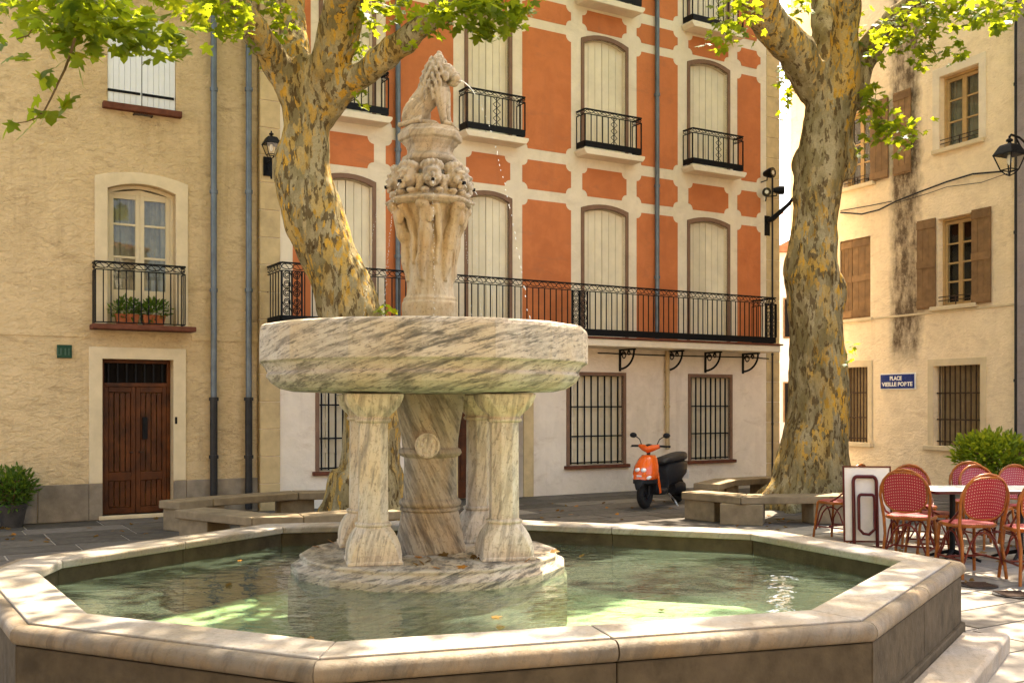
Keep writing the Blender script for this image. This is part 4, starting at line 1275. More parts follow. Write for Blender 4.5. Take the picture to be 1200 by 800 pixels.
# ------------------------------------------------------------------ foliage
LEAF = [(0, 0), (0.20, -0.06), (0.42, 0.03), (0.28, 0.20), (0.60, 0.47), (0.40, 0.52), (0.22, 0.50), (0.20, 0.72), (0, 1.0)]
LEAF = LEAF + [(-x, y) for x, y in LEAF[-2:0:-1]]
OVAL = [(0, 0), (0.16, 0.25), (0.2, 0.5), (0.12, 0.8), (0, 1.0), (-0.12, 0.8), (-0.2, 0.5), (-0.16, 0.25)]
def leaves_mesh(name, items, mat, parent, outline=LEAF, stuff=True):
    """items: (position, size, droop direction vector)"""
    n = len(outline)
    base = np.array([[0, 0.42, 0.0]] + [[x, y, -0.10 * x * x - 0.14 * (y - 0.4) ** 2] for x, y in outline])
    V, Fc = [], []
    for i, (p, s, dr) in enumerate(items):
        ydir = Vector(dr).normalized()
        zdir = Vector((rnd.gauss(0, 0.55), rnd.gauss(0, 0.55), 1.0)).normalized()
        xdir = ydir.cross(zdir)
        if xdir.length < 0.05: xdir = Vector((1, 0, 0))
        xdir.normalize(); zdir = xdir.cross(ydir)
        R = np.array([list(xdir), list(ydir), list(zdir)])
        V.append(base @ R * s + np.array(list(p)))
        o = i * (n + 1)
        Fc += [(o, o + 1 + k, o + 1 + (k + 1) % n) for k in range(n)]
    me = bpy.data.meshes.new(name)
    me.from_pydata(np.concatenate(V).tolist(), [], Fc)
    me.materials.append(mat)
    ob = bpy.data.objects.new(name, me)
    C.objects.link(ob); ob.parent = parent
    if stuff: ob['kind'] = 'stuff'
    return ob
def droop():
    a = rnd.uniform(0, 2 * math.pi)
    return (math.cos(a), math.sin(a), rnd.uniform(-1.1, 0.1))
def cluster(items, c, r, n, size):
    for _ in range(n):
        while True:
            v = Vector((rnd.uniform(-1, 1), rnd.uniform(-1, 1), rnd.uniform(-1, 1)))
            if v.length < 1: break
        items.append((Vector(c) + Vector((v.x * r[0], v.y * r[1], v.z * r[2])), size * rnd.uniform(0.65, 1.2), droop()))
def pix_cluster(items, px, py, Y, rx, ry, n, size=0.17, ryy=0.5):
    c = at(px, py, Y)
    cluster(items, c, (rx * Y / FPX, ryy, ry * Y / FPX), n, size)
def crown_above(items, twigs, centre, rads, nclump, per, size=0.18, clear=0.425):
    made = 0; tries = 0
    while made < nclump and tries < nclump * 30:
        tries += 1
        v = Vector((rnd.gauss(0, 1), rnd.gauss(0, 1), rnd.gauss(0, 1))).normalized() * rnd.uniform(0.45, 1.0) ** 0.5
        c = Vector(centre) + Vector((v.x * rads[0], v.y * rads[1], v.z * rads[2]))
        rr = rnd.uniform(0.35, 0.75)
        if c.z < EYE + clear * max(c.y, 0) + rr * 0.75 + 0.12: continue
        cluster(items, c, (rr, rr, rr * 0.55), per, size)
        twigs.append((Vector(centre) + Vector((v.x * rads[0], v.y * rads[1], v.z * rads[2])) * 0.0 + c * 0, c))
        made += 1

def wobble_tube(m, P, n=14):
    """P: (px, py, Y, rpx) control points -> smooth tube"""
    pts = [at(x, y, Y) for x, y, Y, r in P]; rs = [r * Y / FPX * 0.89 for x, y, Y, r in P]
    out, ro = [], []
    for i in range(len(pts) - 1):
        p0, p1, p2, p3 = pts[max(i - 1, 0)], pts[i], pts[i + 1], pts[min(i + 2, len(pts) - 1)]
        for k in range(4):
            t = k / 4
            out.append(0.5 * ((2 * p1) + (p2 - p0) * t + (2 * p0 - 5 * p1 + 4 * p2 - p3) * t * t + (3 * p1 - p0 - 3 * p2 + p3) * t ** 3))
            ro.append(rs[i] + (rs[i + 1] - rs[i]) * t)
    out.append(pts[-1]); ro.append(rs[-1])
    m.tube(out, ro, n)
    return out
def trunk(parent, base, limbs, roots, bumps, seed):
    m = MB()
    tips = []
    for L in limbs: tips.append(wobble_tube(m, L))
    b = Vector(base)
    for k in range(roots[0]):
        a = k * 2 * math.pi / roots[0] + seed
        r1 = roots[1] * rnd.uniform(0.85, 1.15)
        m.tube([b + Vector((0.30 * math.cos(a), 0.30 * math.sin(a), roots[2])), b + Vector((0.55 * r1 * math.cos(a), 0.55 * r1 * math.sin(a), roots[2] * 0.4)), b + Vector((0.85 * r1 * math.cos(a), 0.85 * r1 * math.sin(a), 0.08)), b + Vector((1.15 * r1 * math.cos(a), 1.15 * r1 * math.sin(a), -0.1))], [0.16, 0.19, 0.16, 0.08], 9)
    for (px, py, Y, rx, rz_) in bumps: m.ell(at(px, py, Y), (rx * Y / FPX, rx * Y / FPX, rz_ * Y / FPX))
    o = m.build('trunk', M['bark'], parent)
    bake(o, 0.035, 4)
    o.data.update()
    def f(c):
        q = Vector((c.x * 1.0, c.y * 1.0, c.z * 0.6))
        return 0.055 * noise.noise(q * 1.8 + Vector((seed, 0, 0))) + 0.03 * noise.noise(Vector((c.x * 5, c.y * 5, c.z * 0.7 + seed))) + 0.028 * noise.noise(q * 5) + 0.010 * noise.noise(q * 13)
    displace(o, f)
    return tips

# left plane tree
YL = 13.0
tl = empty('plane_tree', (0, 0, 0), 0, 'leaning plane tree with mottled bark behind the fountain bowl', 'tree')
limbsL = [[(430, 632, YL, 52), (431, 600, YL, 46), (434, 540, YL, 40), (436, 470, YL, 38), (426, 415, YL, 38), (411, 370, YL, 40), (392, 315, YL, 39), (368, 255, YL, 37.5), (356, 205, YL, 35.5), (358, 150, YL, 32), (356, 100, YL, 34), (352, 70, YL, 26)],
          [(348, 120, YL, 24), (326, 80, YL - .2, 22), (298, 38, YL - .6, 19), (268, -8, YL - 1.0, 18), (225, -70, YL - 1.6, 15), (150, -160, YL - 2.4, 10)],
          [(352, 110, YL, 22), (345, 60, YL + .4, 19), (341, 0, YL + .8, 17), (332, -80, YL + 1.2, 14), (320, -200, YL + 1.4, 8)],
          [(368, 120, YL, 27), (388, 65, YL - .3, 27), (402, 15, YL - .5, 28), (415, -30, YL - .8, 24), (440, -110, YL - 1.2, 18), (470, -230, YL - 1.6, 9)],
          [(376, 140, YL, 20), (398, 106, YL - .2, 19), (430, 82, YL - .5, 18), (470, 52, YL - .8, 17), (508, 20, YL - 1.0, 16), (545, -25, YL - 1.2, 14), (600, -90, YL - 1.4, 9)]]
bl_ = at(430, HZ + FPX * EYE / YL, YL)
trunk(tl, (bl_.x, bl_.y, 0), limbsL, (7, 0.62, 0.75), ((338, 190, YL, 18, 34),), 1.3)
items, tw = [], []
crown_above(items, tw, (-2.6, 11.6, 9.6), (5.0, 4.8, 2.6), 170, 95, 0.145)
for a in (
          (262, 15, 11.5, 35, 28, 70, 0.17), (320, 15, 12.8, 25, 40, 55, 0.17), (300, 60, 12.5, 8, 14, 5, .15), (540, 12, 11.5, 45, 16, 90, 0.17), (575, 20, 11.4, 30, 22, 55, 0.17), (605, 8, 11.4, 28, 12, 30, 0.17), (505, 30, 11.6, 18, 12, 12, 0.15),
          (415, 40, 12.8, 28, 30, 26, 0.16), (455, 12, 12.2, 40, 14, 40, 0.17), (430, 60, 12.6, 10, 10, 5, 0.15), (452, 362, 12.7, 10, 5, 9, 0.15), (475, 48, 11.6, 10, 8, 4, .14), (420, 110, 12.4, 14, 10, 5, 0.15)):
    pix_cluster(items, *a[:5], int(a[5] * 1.7), size=a[6] * 0.8)
leaves_mesh('crown', items, M['leaf'], tl)
# right plane tree
YR = 15.8
tr_ = empty('plane_tree', (0, 0, 0), 0, 'thick upright plane tree with mottled bark beside the red chairs', 'tree')
limbsR = [[(950, 600, YR, 62), (950, 565, YR, 54), (953, 525, YR, 45), (960, 460, YR, 38), (959, 400, YR, 35.5), (955, 345, YR, 36), (952, 300, YR, 34), (958, 245, YR, 29), (962, 190, YR, 33), (972, 125, YR, 33), (977, 80, YR, 36)],
          [(958, 110, YR, 26), (936, 70, YR - .2, 25), (910, 35, YR - .5, 24), (885, -2, YR - .9, 23), (850, -50, YR - 1.4, 19), (800, -130, YR - 2, 12)],
          [(972, 110, YR, 20), (966, 50, YR + .3, 18), (964, 0, YR + .6, 15), (958, -90, YR + 1.0, 10)],
          [(984, 130, YR - .1, 20), (988, 70, YR - .3, 19), (995, 10, YR - .6, 18), (1002, -60, YR - 1.0, 15), (1010, -180, YR - 1.4, 9)],
          [(992, 125, YR, 20), (1010, 75, YR - .1, 19), (1035, 38, YR - .4, 17), (1066, 10, YR - .7, 15), (1105, -20, YR - 1.0, 13), (1170, -80, YR - 1.4, 9)]]
br_ = at(950, HZ + FPX * EYE / YR, YR)
trunk(tr_, (br_.x, br_.y, 0), limbsR, (8, 0.78, 0.85), ((941, 190, YR, 14, 20), (938, 318, YR, 19, 36), (980, 345, YR - .1, 17, 30), (990, 185, YR, 14, 28)), 4.1)
items, tw = [], []
crown_above(items, tw, (4.6, 14.4, 10.4), (5.2, 5.0, 2.5), 160, 95, 0.145)
for a in ((845, 40, 13.8, 22, 20, 18, .17), (875, 38, 13.8, 22, 18, 12, .16), (862, 10, 13.8, 30, 12, 24, .17), (922, 95, 16.6, 12, 25, 26, .17), (935, 12, 15.9, 14, 14, 16, .17), (918, 128, 16.4, 8, 8, 4, .15),
          (1020, 115, 15.2, 14, 16, 20, .17), (1030, 140, 15.0, 20, 22, 38, .17), (1055, 150, 14.9, 24, 14, 26, .17), (1015, 170, 15.2, 12, 10, 8, .15), (1060, 172, 14.9, 12, 8, 8, .15), (1085, 148, 14.8, 8, 5, 3, .14),
          (1040, 40, 14.6, 22, 25, 26, .17), (1075, 35, 14.4, 30, 25, 55, .17), (1100, 62, 14.3, 35, 16, 34, .17), (1110, 12, 14.3, 60, 18, 80, .17), (1165, 12, 13.5, 40, 16, 40, .17), (1185, 20, 12.8, 18, 10, 12, .18), (1028, 60, 15, 12, 20, 12, .16), (1005, 30, 15.5, 10, 25, 12, .16),
          (996, 408, 15.3, 8, 10, 7, .13), (990, 425, 15.3, 6, 6, 4, .12)):
    pix_cluster(items, *a[:5], int(a[5] * 1.7), size=a[6] * 0.8)
m = MB(); m.tube([at(x, y, 14.5) for x, y in ((1082, 5), (1086, 30), (1092, 55), (1100, 70))], [.014, .01, .008, .005], 5)
m.tube([at(x, y, 15.2) for x, y in ((1000, 120), (1018, 125), (1040, 145), (1075, 150))], [.02, .014, .01, .005], 5)
m.build('twig', M['twig'], tr_)
leaves_mesh('crown', items, M['leaf'], tr_)
# third plane tree standing left of the viewer; only its branch tips reach into view
tn = empty('plane_tree', (0, 0, 0), 0, 'plane tree whose hanging branch tips cross the white shuttered window', 'tree')
m = MB()
tb = Vector((-6.6, 3.2, 0))
m.tube([tb + Vector(v) for v in ((0, 0, -0.1), (0, 0, 0.5), (0.1, 0.1, 2), (0.3, 0.1, 4.2), (0.5, 0.2, 5.2))], [0.6, 0.46, 0.38, 0.34, 0.3], 14)
for v in ((3.2, 3.4, 3.0), (4.5, 0.5, 3.4), (-2, 2, 3.5), (2, -3, 3.4)): m.tube([tb + Vector((0.45, 0.2, 4.9)), tb + Vector((0.45 + v[0] * .4, .2 + v[1] * .4, 4.9 + v[2] * .55)), tb + Vector((v[0], v[1], 4.9 + v[2]))], [0.26, 0.17, 0.08], 10)
o = m.build('trunk', M['bark'], tn); bake(o, 0.06, 3)
displace(o, lambda c: 0.04 * noise.noise(c * 2.2) + 0.02 * noise.noise(c * 6))
items, tw = [], []
crown_above(items, tw, (-2.2, 1.6, 7.4), (7.0, 4.8, 2.2), 330, 90, 0.16, 0.43)
for a in ((60, 12, 8.3, 75, 22, 55, 0.19), (120, 25, 8.3, 65, 25, 75, 0.19), (75, 45, 8.2, 30, 18, 14, 0.19), (15, 55, 8.0, 18, 9, 5, 0.20), (170, 45, 8.6, 45, 18, 34, 0.17), (215, 45, 8.6, 25, 14, 8, 0.16), (195, 8, 9.0, 60, 22, 50, 0.17)):
    pix_cluster(items, *a[:5], int(a[5] * 1.7), size=a[6] * 0.8)
# hanging twig with single leaves
tp = [(88, 45), (83, 62), (76, 82), (68, 98), (60, 115), (52, 130), (42, 139), (30, 143), (16, 145)]
Yt = 8.2
m = MB(); m.tube([at(x, y, Yt) for x, y in tp], [0.012, 0.011, 0.010, 0.009, 0.008, 0.007, 0.006, 0.005, 0.004], 5)
m.tube([at(x, y, Yt) for x, y in ((40, 30), (33, 42), (20, 46))], 0.006, 5)
m.build('twig', M['twig'], tn)
for x, y, s in ((95, 68, .16), (90, 80, .19), (78, 72, .13), (60, 84, .17), (55, 92, .19), (66, 92, .13), (52, 118, .12), (80, 112, .14), (84, 118, .18), (72, 116, .12), (38, 128, .13), (44, 128, .12), (36, 136, .15), (60, 130, .2), (10, 145, .19), (28, 148, .2), (22, 146, .13), (62, 135, .17), (88, 110, .12)):
    items.append((at(x, y, Yt) + Vector((0, rnd.uniform(-.1, .1), 0)), s, (rnd.uniform(-.5, .5), rnd.uniform(-.8, -.3), -0.8)))
leaves_mesh('crown', items, M['leaf'], tn)
# fallen leaves
items = []
for _ in range(420):
    x, y = rnd.uniform(-7, 6), rnd.uniform(8.5, 17)
    p = Vector((x, y))
    if inside(p, OUT45): continue
    if (Vector((x, y, 0)) - FO.o).dot(FO.y) > -0.2: continue
    items.append((Vector((x, y, 0.012)), rnd.uniform(0.04, 0.085), (rnd.uniform(-1, 1), rnd.uniform(-1, 1), 0.02)))
for _ in range(50):
    a, r_ = rnd.uniform(0, 6.28), rnd.uniform(0.3, 0.9)
    items.append((Vector((CX + r_ * math.cos(a), CY + r_ * math.sin(a), 0.552)), rnd.uniform(0.04, 0.09), (math.cos(a * 3), math.sin(a * 3), 0.02)))
for _ in range(70):
    p = Vector((rnd.uniform(-3, 2.6), rnd.uniform(4.6, 9)))
    if inside(p, offset(INNER, -0.1)) and (p - Vector((CX, CY))).length > 1.1: items.append((Vector((p.x, p.y, rnd.choice((WATER_Z + 0.006, 0.06, 0.06)))), rnd.uniform(0.03, 0.07), (rnd.uniform(-1, 1), rnd.uniform(-1, 1), 0.02)))
fl_ = leaves_mesh('fallen_leaves', items, M['leaf_dead'], None)
tag(fl_, 'dry brown fallen leaves scattered on the paving and fountain', 'leaves', kind='stuff')
# ------------------------------------------------------------------ stone benches round the trees
SEAT = 0.38
def bench(px_pts, label, legs, wd=0.42):
    P = [ground(x, y, SEAT) for x, y in px_pts]
    P = [Vector((p.x, p.y)) for p in P]
    c = sum(P, Vector((0, 0))) / len(P)
    o = empty('stone_bench', (c.x, c.y, 0), 0, label, 'bench')
    P = [p - c for p in P]
    Q = []
    for k in range(len(P)):
        e1 = (P[k] - P[k - 1]).normalized() if k else (P[1] - P[0]).normalized()
        e2 = (P[k + 1] - P[k]).normalized() if k < len(P) - 1 else e1
        n1, n2 = Vector((-e1.y, e1.x)), Vector((-e2.y, e2.x))
        Q.append(P[k] + (n1 + n2) / (1 + n1.dot(n2)) * wd)
    for k in range(len(P) - 1):
        a, b, c_, d_ = P[k], P[k + 1], Q[k + 1], Q[k]
        g_ = 0.004 / (b - a).length
        A = [a.lerp(b, g_), b.lerp(a, g_), c_.lerp(d_, g_), d_.lerp(c_, g_)]
        m = MB(); m.prismz(A, SEAT - 0.10, SEAT); m.build('seat_slab', M['bench'], o, bevel=0.012)
    for k, sc in legs:
        a = P[k]
        e = (P[min(k + 1, len(P) - 1)] - P[max(k - 1, 0)]).normalized(); nrm = Vector((-e.y, e.x))
        q = a + nrm * 0.05 + (e * 0.28 if k == 0 else (-e * 0.28 if k == len(P) - 1 else e * 0))
        A = [q - e * sc, q + e * sc, q + e * sc + nrm * (wd - 0.09), q - e * sc + nrm * (wd - 0.09)]
        m = MB(); m.prismz(A, 0, SEAT - 0.101); m.build('block_leg', M['bench'], o, bevel=0.012)
# front edge pixels run left to right, seat lies behind them
bench([(204, 597), (295, 606), (356, 605), (470, 598)], 'low stone bench between the pool and the leaning plane tree', [(0, 0.26), (1, 0.2), (2, 0.2), (3, .26)])
bench([(210, 588), (250, 584), (350, 577), (440, 576)], 'low stone bench behind the leaning plane tree along the house wall', [(0, 0.24), (1, 0.2), (2, 0.24), (3, .2)], 0.4)
bench([(798, 576), (868, 582), (976, 581), (1080, 578)], 'low stone bench between the upright plane tree and the pool', [(0, 0.26), (1, 0.28), (2, 0.25), (3, .2)], 0.44)
bench([(842, 567), (862, 562), (905, 559.5), (960, 559)], 'low stone bench behind the upright plane tree by the white wall', [(0, 0.24), (1, 0.2), (2, 0.2), (3, .2)], 0.4)

# ------------------------------------------------------------------ scooter
pf, pr = ground(758.5, 596), ground(791, 588.5)
hd_ = (pf - pr); wb = hd_.length; ang = math.atan2(hd_.y, hd_.x) - rad(4)
mid = (pf + pr) / 2
sc = empty('scooter', (mid.x, mid.y, 0), ang, 'orange and black motor scooter parked by the white wall', 'scooter')
h = wb / 2
def wheel(x, parent, steer=0):
    R_ = 0.215
    m = MB()
    m.loft([[(x + (R_ - 0.055 + 0.055 * math.cos(b)) * math.cos(a), 0.055 * math.sin(b), R_ + (R_ - 0.055 + 0.055 * math.cos(b)) * math.sin(a)) for b in [2 * math.pi * k / 10 for k in range(10)]] for a in [2 * math.pi * j / 24 for j in range(25)]], cap=False)
    w = m.build('wheel', M['rubber'], parent, smooth=60)
    m = MB(); m.tube([(x, -0.05, R_), (x, 0.05, R_)], 0.035, 12); m.tube([(x + 0.115 * math.cos(a), 0, R_ + 0.115 * math.sin(a)) for a in [2 * math.pi * j / 20 for j in range(20)]], 0.02, 8, closed=True)
    for j in range(5):
        a = 2 * math.pi * j / 5
        m.tube([(x, 0, R_), (x + 0.115 * math.cos(a), 0, R_ + 0.115 * math.sin(a))], 0.016, 6)
    m.build('rim', M['plastic_black'], w)
wheel(h, sc); wheel(-h, sc)
def lofted(name, secs, mat, parent, sub=2):
    """secs: list of (x, z_bottom, z_top, half width, roundness)"""
    m = MB(); rings = []
    for x, zb, zt_, hw in secs:
        cz, hz = (zb + zt_) / 2, (zt_ - zb) / 2
        rings.append([(x, hw * math.copysign(abs(math.cos(a)) ** 0.6, math.cos(a)), cz + hz * math.copysign(abs(math.sin(a)) ** 0.6, math.sin(a))) for a in [2 * math.pi * k / 16 for k in range(16)]])
    m.loft(rings)
    o = m.build(name, mat, parent, smooth=50)
    return o
lofted('front_mudguard', [(h + 0.25, 0.30, 0.36, 0.03), (h + 0.20, 0.34, 0.46, 0.075), (h + 0.05, 0.40, 0.52, 0.10), (h - 0.10, 0.38, 0.50, 0.10), (h - 0.2, 0.28, 0.42, 0.085)], M['plastic_black'], sc)
# front apron: shield leaning back from nose to steering head
def shield(name, secs, mat):
    m = MB(); rings = []
    for z, xf, xb, hw in secs:
        rings.append([(xb, -hw * 0.9, z), (xb + (xf - xb) * 0.55, -hw, z), (xf - 0.02, -hw * 0.6, z), (xf, 0, z), (xf - 0.02, hw * 0.6, z), (xb + (xf - xb) * 0.55, hw, z), (xb, hw * 0.9, z)])
    m.loft(rings)
    return m.build(name, mat, sc, smooth=45)
ap = shield('front_apron', [(0.40, h + 0.13, h - 0.12, 0.10), (0.46, h + 0.20, h - 0.12, 0.165), (0.54, h + 0.19, h - 0.13, 0.185), (0.66, h + 0.12, h - 0.15, 0.175), (0.76, h + 0.03, h - 0.17, 0.14), (0.82, h - 0.04, h - 0.18, 0.10)], M['scooter_orange'])
shield('lower_nose', [(0.36, h + 0.14, h - 0.1, 0.11), (0.40, h + 0.215, h - 0.12, 0.17), (0.455, h + 0.195, h - 0.13, 0.178)], M['plastic_black'])
for s in (-1, 1):
    m = MB(); m.ell((h + 0.135, s * 0.052, 0.60), (0.045, 0.048, 0.03), (0, 0.5, s * 0.35)); m.build('headlight', M['lens'], ap, smooth=60)
    m = MB(); m.ell((h + 0.12, s * 0.13, 0.49), (0.05, 0.022, 0.03), (0, 0.3, -s * 0.5)); m.build('indicator', M['lens'], ap, smooth=60)
    m = MB(); m.prism([(h - 0.10, 0.56), (h - 0.16, 0.56), (h - 0.26, 0.24), (h - 0.20, 0.22)], s * 0.15 - 0.012, s * 0.15 + 0.012); m.build('leg_shield', M['scooter_orange'], sc, bevel=0.008)
m = MB(); m.box(h + 0.17, h + 0.2, -0.04, 0.04, 0.50, 0.525); m.build('badge', M['lens'], ap, bevel=0.004)
lofted('footboard', [(h - 0.12, 0.22, 0.55, 0.14), (h - 0.2, 0.20, 0.36, 0.16), (h - 0.34, 0.19, 0.29, 0.17), (h - 0.5, 0.19, 0.30, 0.16), (h - 0.56, 0.20, 0.5, 0.14)], M['plastic_black'], sc)
lofted('rear_body', [(h - 0.54, 0.26, 0.60, 0.11), (h - 0.62, 0.28, 0.68, 0.15), (-h + 0.12, 0.36, 0.70, 0.165), (-h - 0.06, 0.44, 0.69, 0.14), (-h - 0.22, 0.54, 0.68, 0.08)], M['plastic_black'], sc)
lofted('seat', [(h - 0.50, 0.66, 0.70, 0.08), (h - 0.58, 0.66, 0.76, 0.125), (h - 0.72, 0.67, 0.77, 0.14), (-h + 0.06, 0.68, 0.82, 0.14), (-h - 0.12, 0.69, 0.83, 0.12), (-h - 0.2, 0.71, 0.80, 0.09)], M['seat_black'], sc)
m = MB(); m.tube([(-h + 0.02, s_ * 0.15, 0.60) if False else (x_, 0.0, z_) for x_, z_ in ((-h - 0.14, 0.72), (-h - 0.26, 0.76), (-h - 0.28, 0.70), (-h - 0.2, 0.66))], 0.014, 6); m.build('grab_rail', M['plastic_black'], sc)
lofted('engine', [(-h + 0.28, 0.16, 0.34, 0.10), (-h + 0.05, 0.14, 0.36, 0.12), (-h - 0.12, 0.15, 0.34, 0.10)], M['plastic_black'], sc)
m = MB(); m.tube([(-h + 0.25, -0.13, 0.24), (-h - 0.05, -0.15, 0.26), (-h - 0.26, -0.16, 0.33)], [0.03, 0.05, 0.045], 10); m.build('exhaust', M['metal'], sc, smooth=50)
m = MB(); m.ell((-h - 0.235, 0, 0.60), (0.03, 0.07, 0.035)); m.build('tail_light', M['table_red'], sc, smooth=60)
m = MB(); m.box(-h - 0.30, -h - 0.285, -0.07, 0.07, 0.38, 0.52); m.build('number_plate', M['sign_white'], sc)
m = MB(); m.tube([(h + 0.0, 0, 0.22), (h - 0.08, 0, 0.62), (h - 0.14, 0, 0.90)], 0.03, 8)
for s in (-1, 1): m.tube([(h + 0.0, s * 0.06, 0.215), (h - 0.03, s * 0.06, 0.40)], 0.018, 8)
m.build('fork', M['plastic_black'], sc)
hb = []
m = MB(); m.tube([(h - 0.17, -0.17, 0.955), (h - 0.12, -0.08, 0.93), (h - 0.11, 0, 0.90), (h - 0.12, 0.08, 0.93), (h - 0.17, 0.17, 0.955)], [0.03, 0.05, 0.055, 0.05, 0.03], 10)
bar = m.build('handlebar', M['scooter_orange'], sc, smooth=50)
m = MB(); m.ell((h - 0.15, 0, 0.955), (0.06, 0.07, 0.035)); m.build('dashboard', M['plastic_black'], bar, smooth=60)
for s in (-1, 1):
    m = MB(); m.tube([(h - 0.17, s * 0.17, 0.955), (h - 0.21, s * 0.33, 0.95)], 0.017, 8); m.build('grip', M['rubber'], bar)
    m = MB(); m.tube([(h - 0.13, s * 0.18, 0.955), (h - 0.13, s * 0.31, 0.94)], 0.007, 5); m.build('brake_lever', M['plastic_black'], bar)
    m = MB(); m.tube([(h - 0.15, s * 0.13, 0.97), (h - 0.16, s * 0.17, 1.06), (h - 0.17, s * 0.25, 1.11)], 0.008, 6)
    m.ell((h - 0.17, s * 0.285, 1.12), (0.022, 0.062, 0.042)); m.build('mirror', M['plastic_black'], bar, smooth=60)
m = MB(); m.tube([(-0.05, 0.10, 0.2), (-0.12, 0.17, 0.09), (-0.10, 0.24, 0.0)], 0.012, 6); m.build('kickstand', M['metal'], sc)

# ------------------------------------------------------------------ bistro chairs
def make_chair(label):
    t = empty('bistro_chair', (0, 0, 0), 0, label, 'chair', 'red woven bistro chairs round the tables')
    def yb(z): return -0.20 - 0.10 * max(0, (z - 0.45) / 0.45) - 0.05 * max(0, (0.45 - z) / 0.45)
    hoop = []
    for z in (0.0, 0.15, 0.3, 0.45, 0.56, 0.66): hoop.append((-0.185 - 0.035 * max(0, (z - 0.3) / 0.36) - 0.02 * max(0, (.3 - z) / .3), yb(z), z))
    for k in range(1, 10):
        a = math.pi - math.pi * k / 10
        z = 0.66 + 0.245 * math.sin(a); hoop.append((0.222 * math.cos(a), yb(z), z))
    hoop += [(-p[0], p[1], p[2]) for p in hoop[5::-1]]
    m = MB(); m.tube(hoop, 0.0145, 7); m.build('back_hoop', M['rattan'], t, smooth=60)
    inner = []
    for k in range(20):
        a = 2 * math.pi * k / 20
        x = 0.195 * math.copysign(abs(math.cos(a)) ** 0.75, math.cos(a)); z = 0.695 + 0.185 * math.copysign(abs(math.sin(a)) ** 0.75, math.sin(a))
        inner.append((x, yb(z) - 0.03 * (1 - (x / 0.2) ** 2), z))
    m = MB(); m.tube(inner, 0.009, 5, closed=True); m.build('back_rim', M['rattan'], t)
    m = MB(); cf = (0, yb(0.7) - 0.045, 0.695)
    for off in (0.0, 0.006):
        mids = [((p[0]) * 0.55, yb(0.695 + (p[2] - 0.695) * 0.55) - 0.03 * (1 - (p[0] * 0.55 / 0.2) ** 2) + off, 0.695 + (p[2] - 0.695) * 0.55) for p in inner]
        out = [(p[0], p[1] + off, p[2]) for p in inner]
        n = len(inner)
        vo = [m.bm.verts.new(p) for p in out]; vm = [m.bm.verts.new(p) for p in mids]; vc = m.bm.verts.new((0, yb(0.695) - 0.03 + off, 0.695))
        for k in range(n):
            j = (k + 1) % n
            m.bm.faces.new((vo[k], vo[j], vm[j], vm[k])); m.bm.faces.new((vm[k], vm[j], vc))
    m.build('back_panel', M['weave'], t, smooth=60)
    seat = []
    for k in range(20):
        a = 2 * math.pi * k / 20
        seat.append((0.205 * math.copysign(abs(math.cos(a)) ** 0.8, math.cos(a)), 0.20 * math.copysign(abs(math.sin(a)) ** 0.8, math.sin(a))))
    m = MB(); m.prismz(seat, 0.447, 0.468); m.build('seat', M['weave'], t, bevel=0.006)
    m = MB(); m.tube([(x * 1.03, y * 1.03, 0.45) for x, y in seat], 0.016, 6, closed=True); m.build('seat_ring', M['rattan'], t, smooth=60)
    for s in (-1, 1):
        m = MB(); m.tube([(s * 0.165, 0.165, 0.45), (s * 0.18, 0.19, 0.2), (s * 0.195, 0.21, 0.0)], 0.0145, 7); m.build('front_leg', M['rattan'], t, smooth=60)
        m = MB(); m.tube([(s * 0.19, yb(0.16), 0.16), (s * 0.18, 0.19, 0.16)], 0.010, 6)
        m.tube([(s * 0.19, yb(0.12), 0.12)] + [(s * (0.16 + 0.02 * math.cos(q)), -0.01 + 0.17 * math.cos(math.pi - q), 0.14 + 0.26 * math.sin(q)) for q in [math.pi * j / 8 for j in range(1, 8)]] + [(s * 0.18, 0.185, 0.12)], 0.009, 6)
        m.tube([(s * 0.215, yb(0.6), 0.60), (s * 0.21, -0.1, 0.50), (s * 0.185, 0.0, 0.455)], 0.010, 6)
        m.build('side_brace', M['rattan_red'], t, smooth=60)
    m = MB()
    for y in (0.185, yb(0.2)):
        m.tube([(-0.185, y, 0.12)] + [(0.15 * math.cos(math.pi - q), y, 0.14 + 0.26 * math.sin(q)) for q in [math.pi * j / 8 for j in range(1, 8)]] + [(0.185, y, 0.12)], 0.009, 6)
    m.tube([(-0.18, 0.0, 0.17), (0.18, 0.0, 0.17)], 0.010, 6)
    m.build('stretcher', M['rattan_red'], t, smooth=60)
    return t
ch = make_chair('x')
first = True
chairs = [
    ((1134, 673), 8, 'red woven bistro chair with its back to the pool, between folded table and table end'),
    ((1210, 681), -4, 'red woven bistro chair with its back to the pool, at the far right table'),
    ((1068, 661), -34, 'red woven bistro chair turned sideways beside the folded white table'),
    ((1073, 640), 172, 'red woven bistro chair across the table, nearest the folded white table'),
    ((1160, 641), 186, 'red woven bistro chair facing the pool across the white table'),
    ((1138, 632), 160, 'red woven bistro chair half hidden under the leafy planter'),
    ((1204, 640), 180, 'red woven bistro chair across the table at the far right'),
    ((1096, 652), -95, 'red woven bistro chair sideways at the table end'),
    ((982, 632), 40, 'brown woven bistro chair turned sideways beside the plane tree bench')]
for (px, py), rz, lab in chairs:
    c = ch if first else copy_tree(ch)
    first = False
    c.location = ground(px, py)
    c.rotation_euler = (0, 0, rad(rz))
    c.scale = (1.07,) * 3 if py > 655 else (1.0,) * 3
    c['label'] = lab
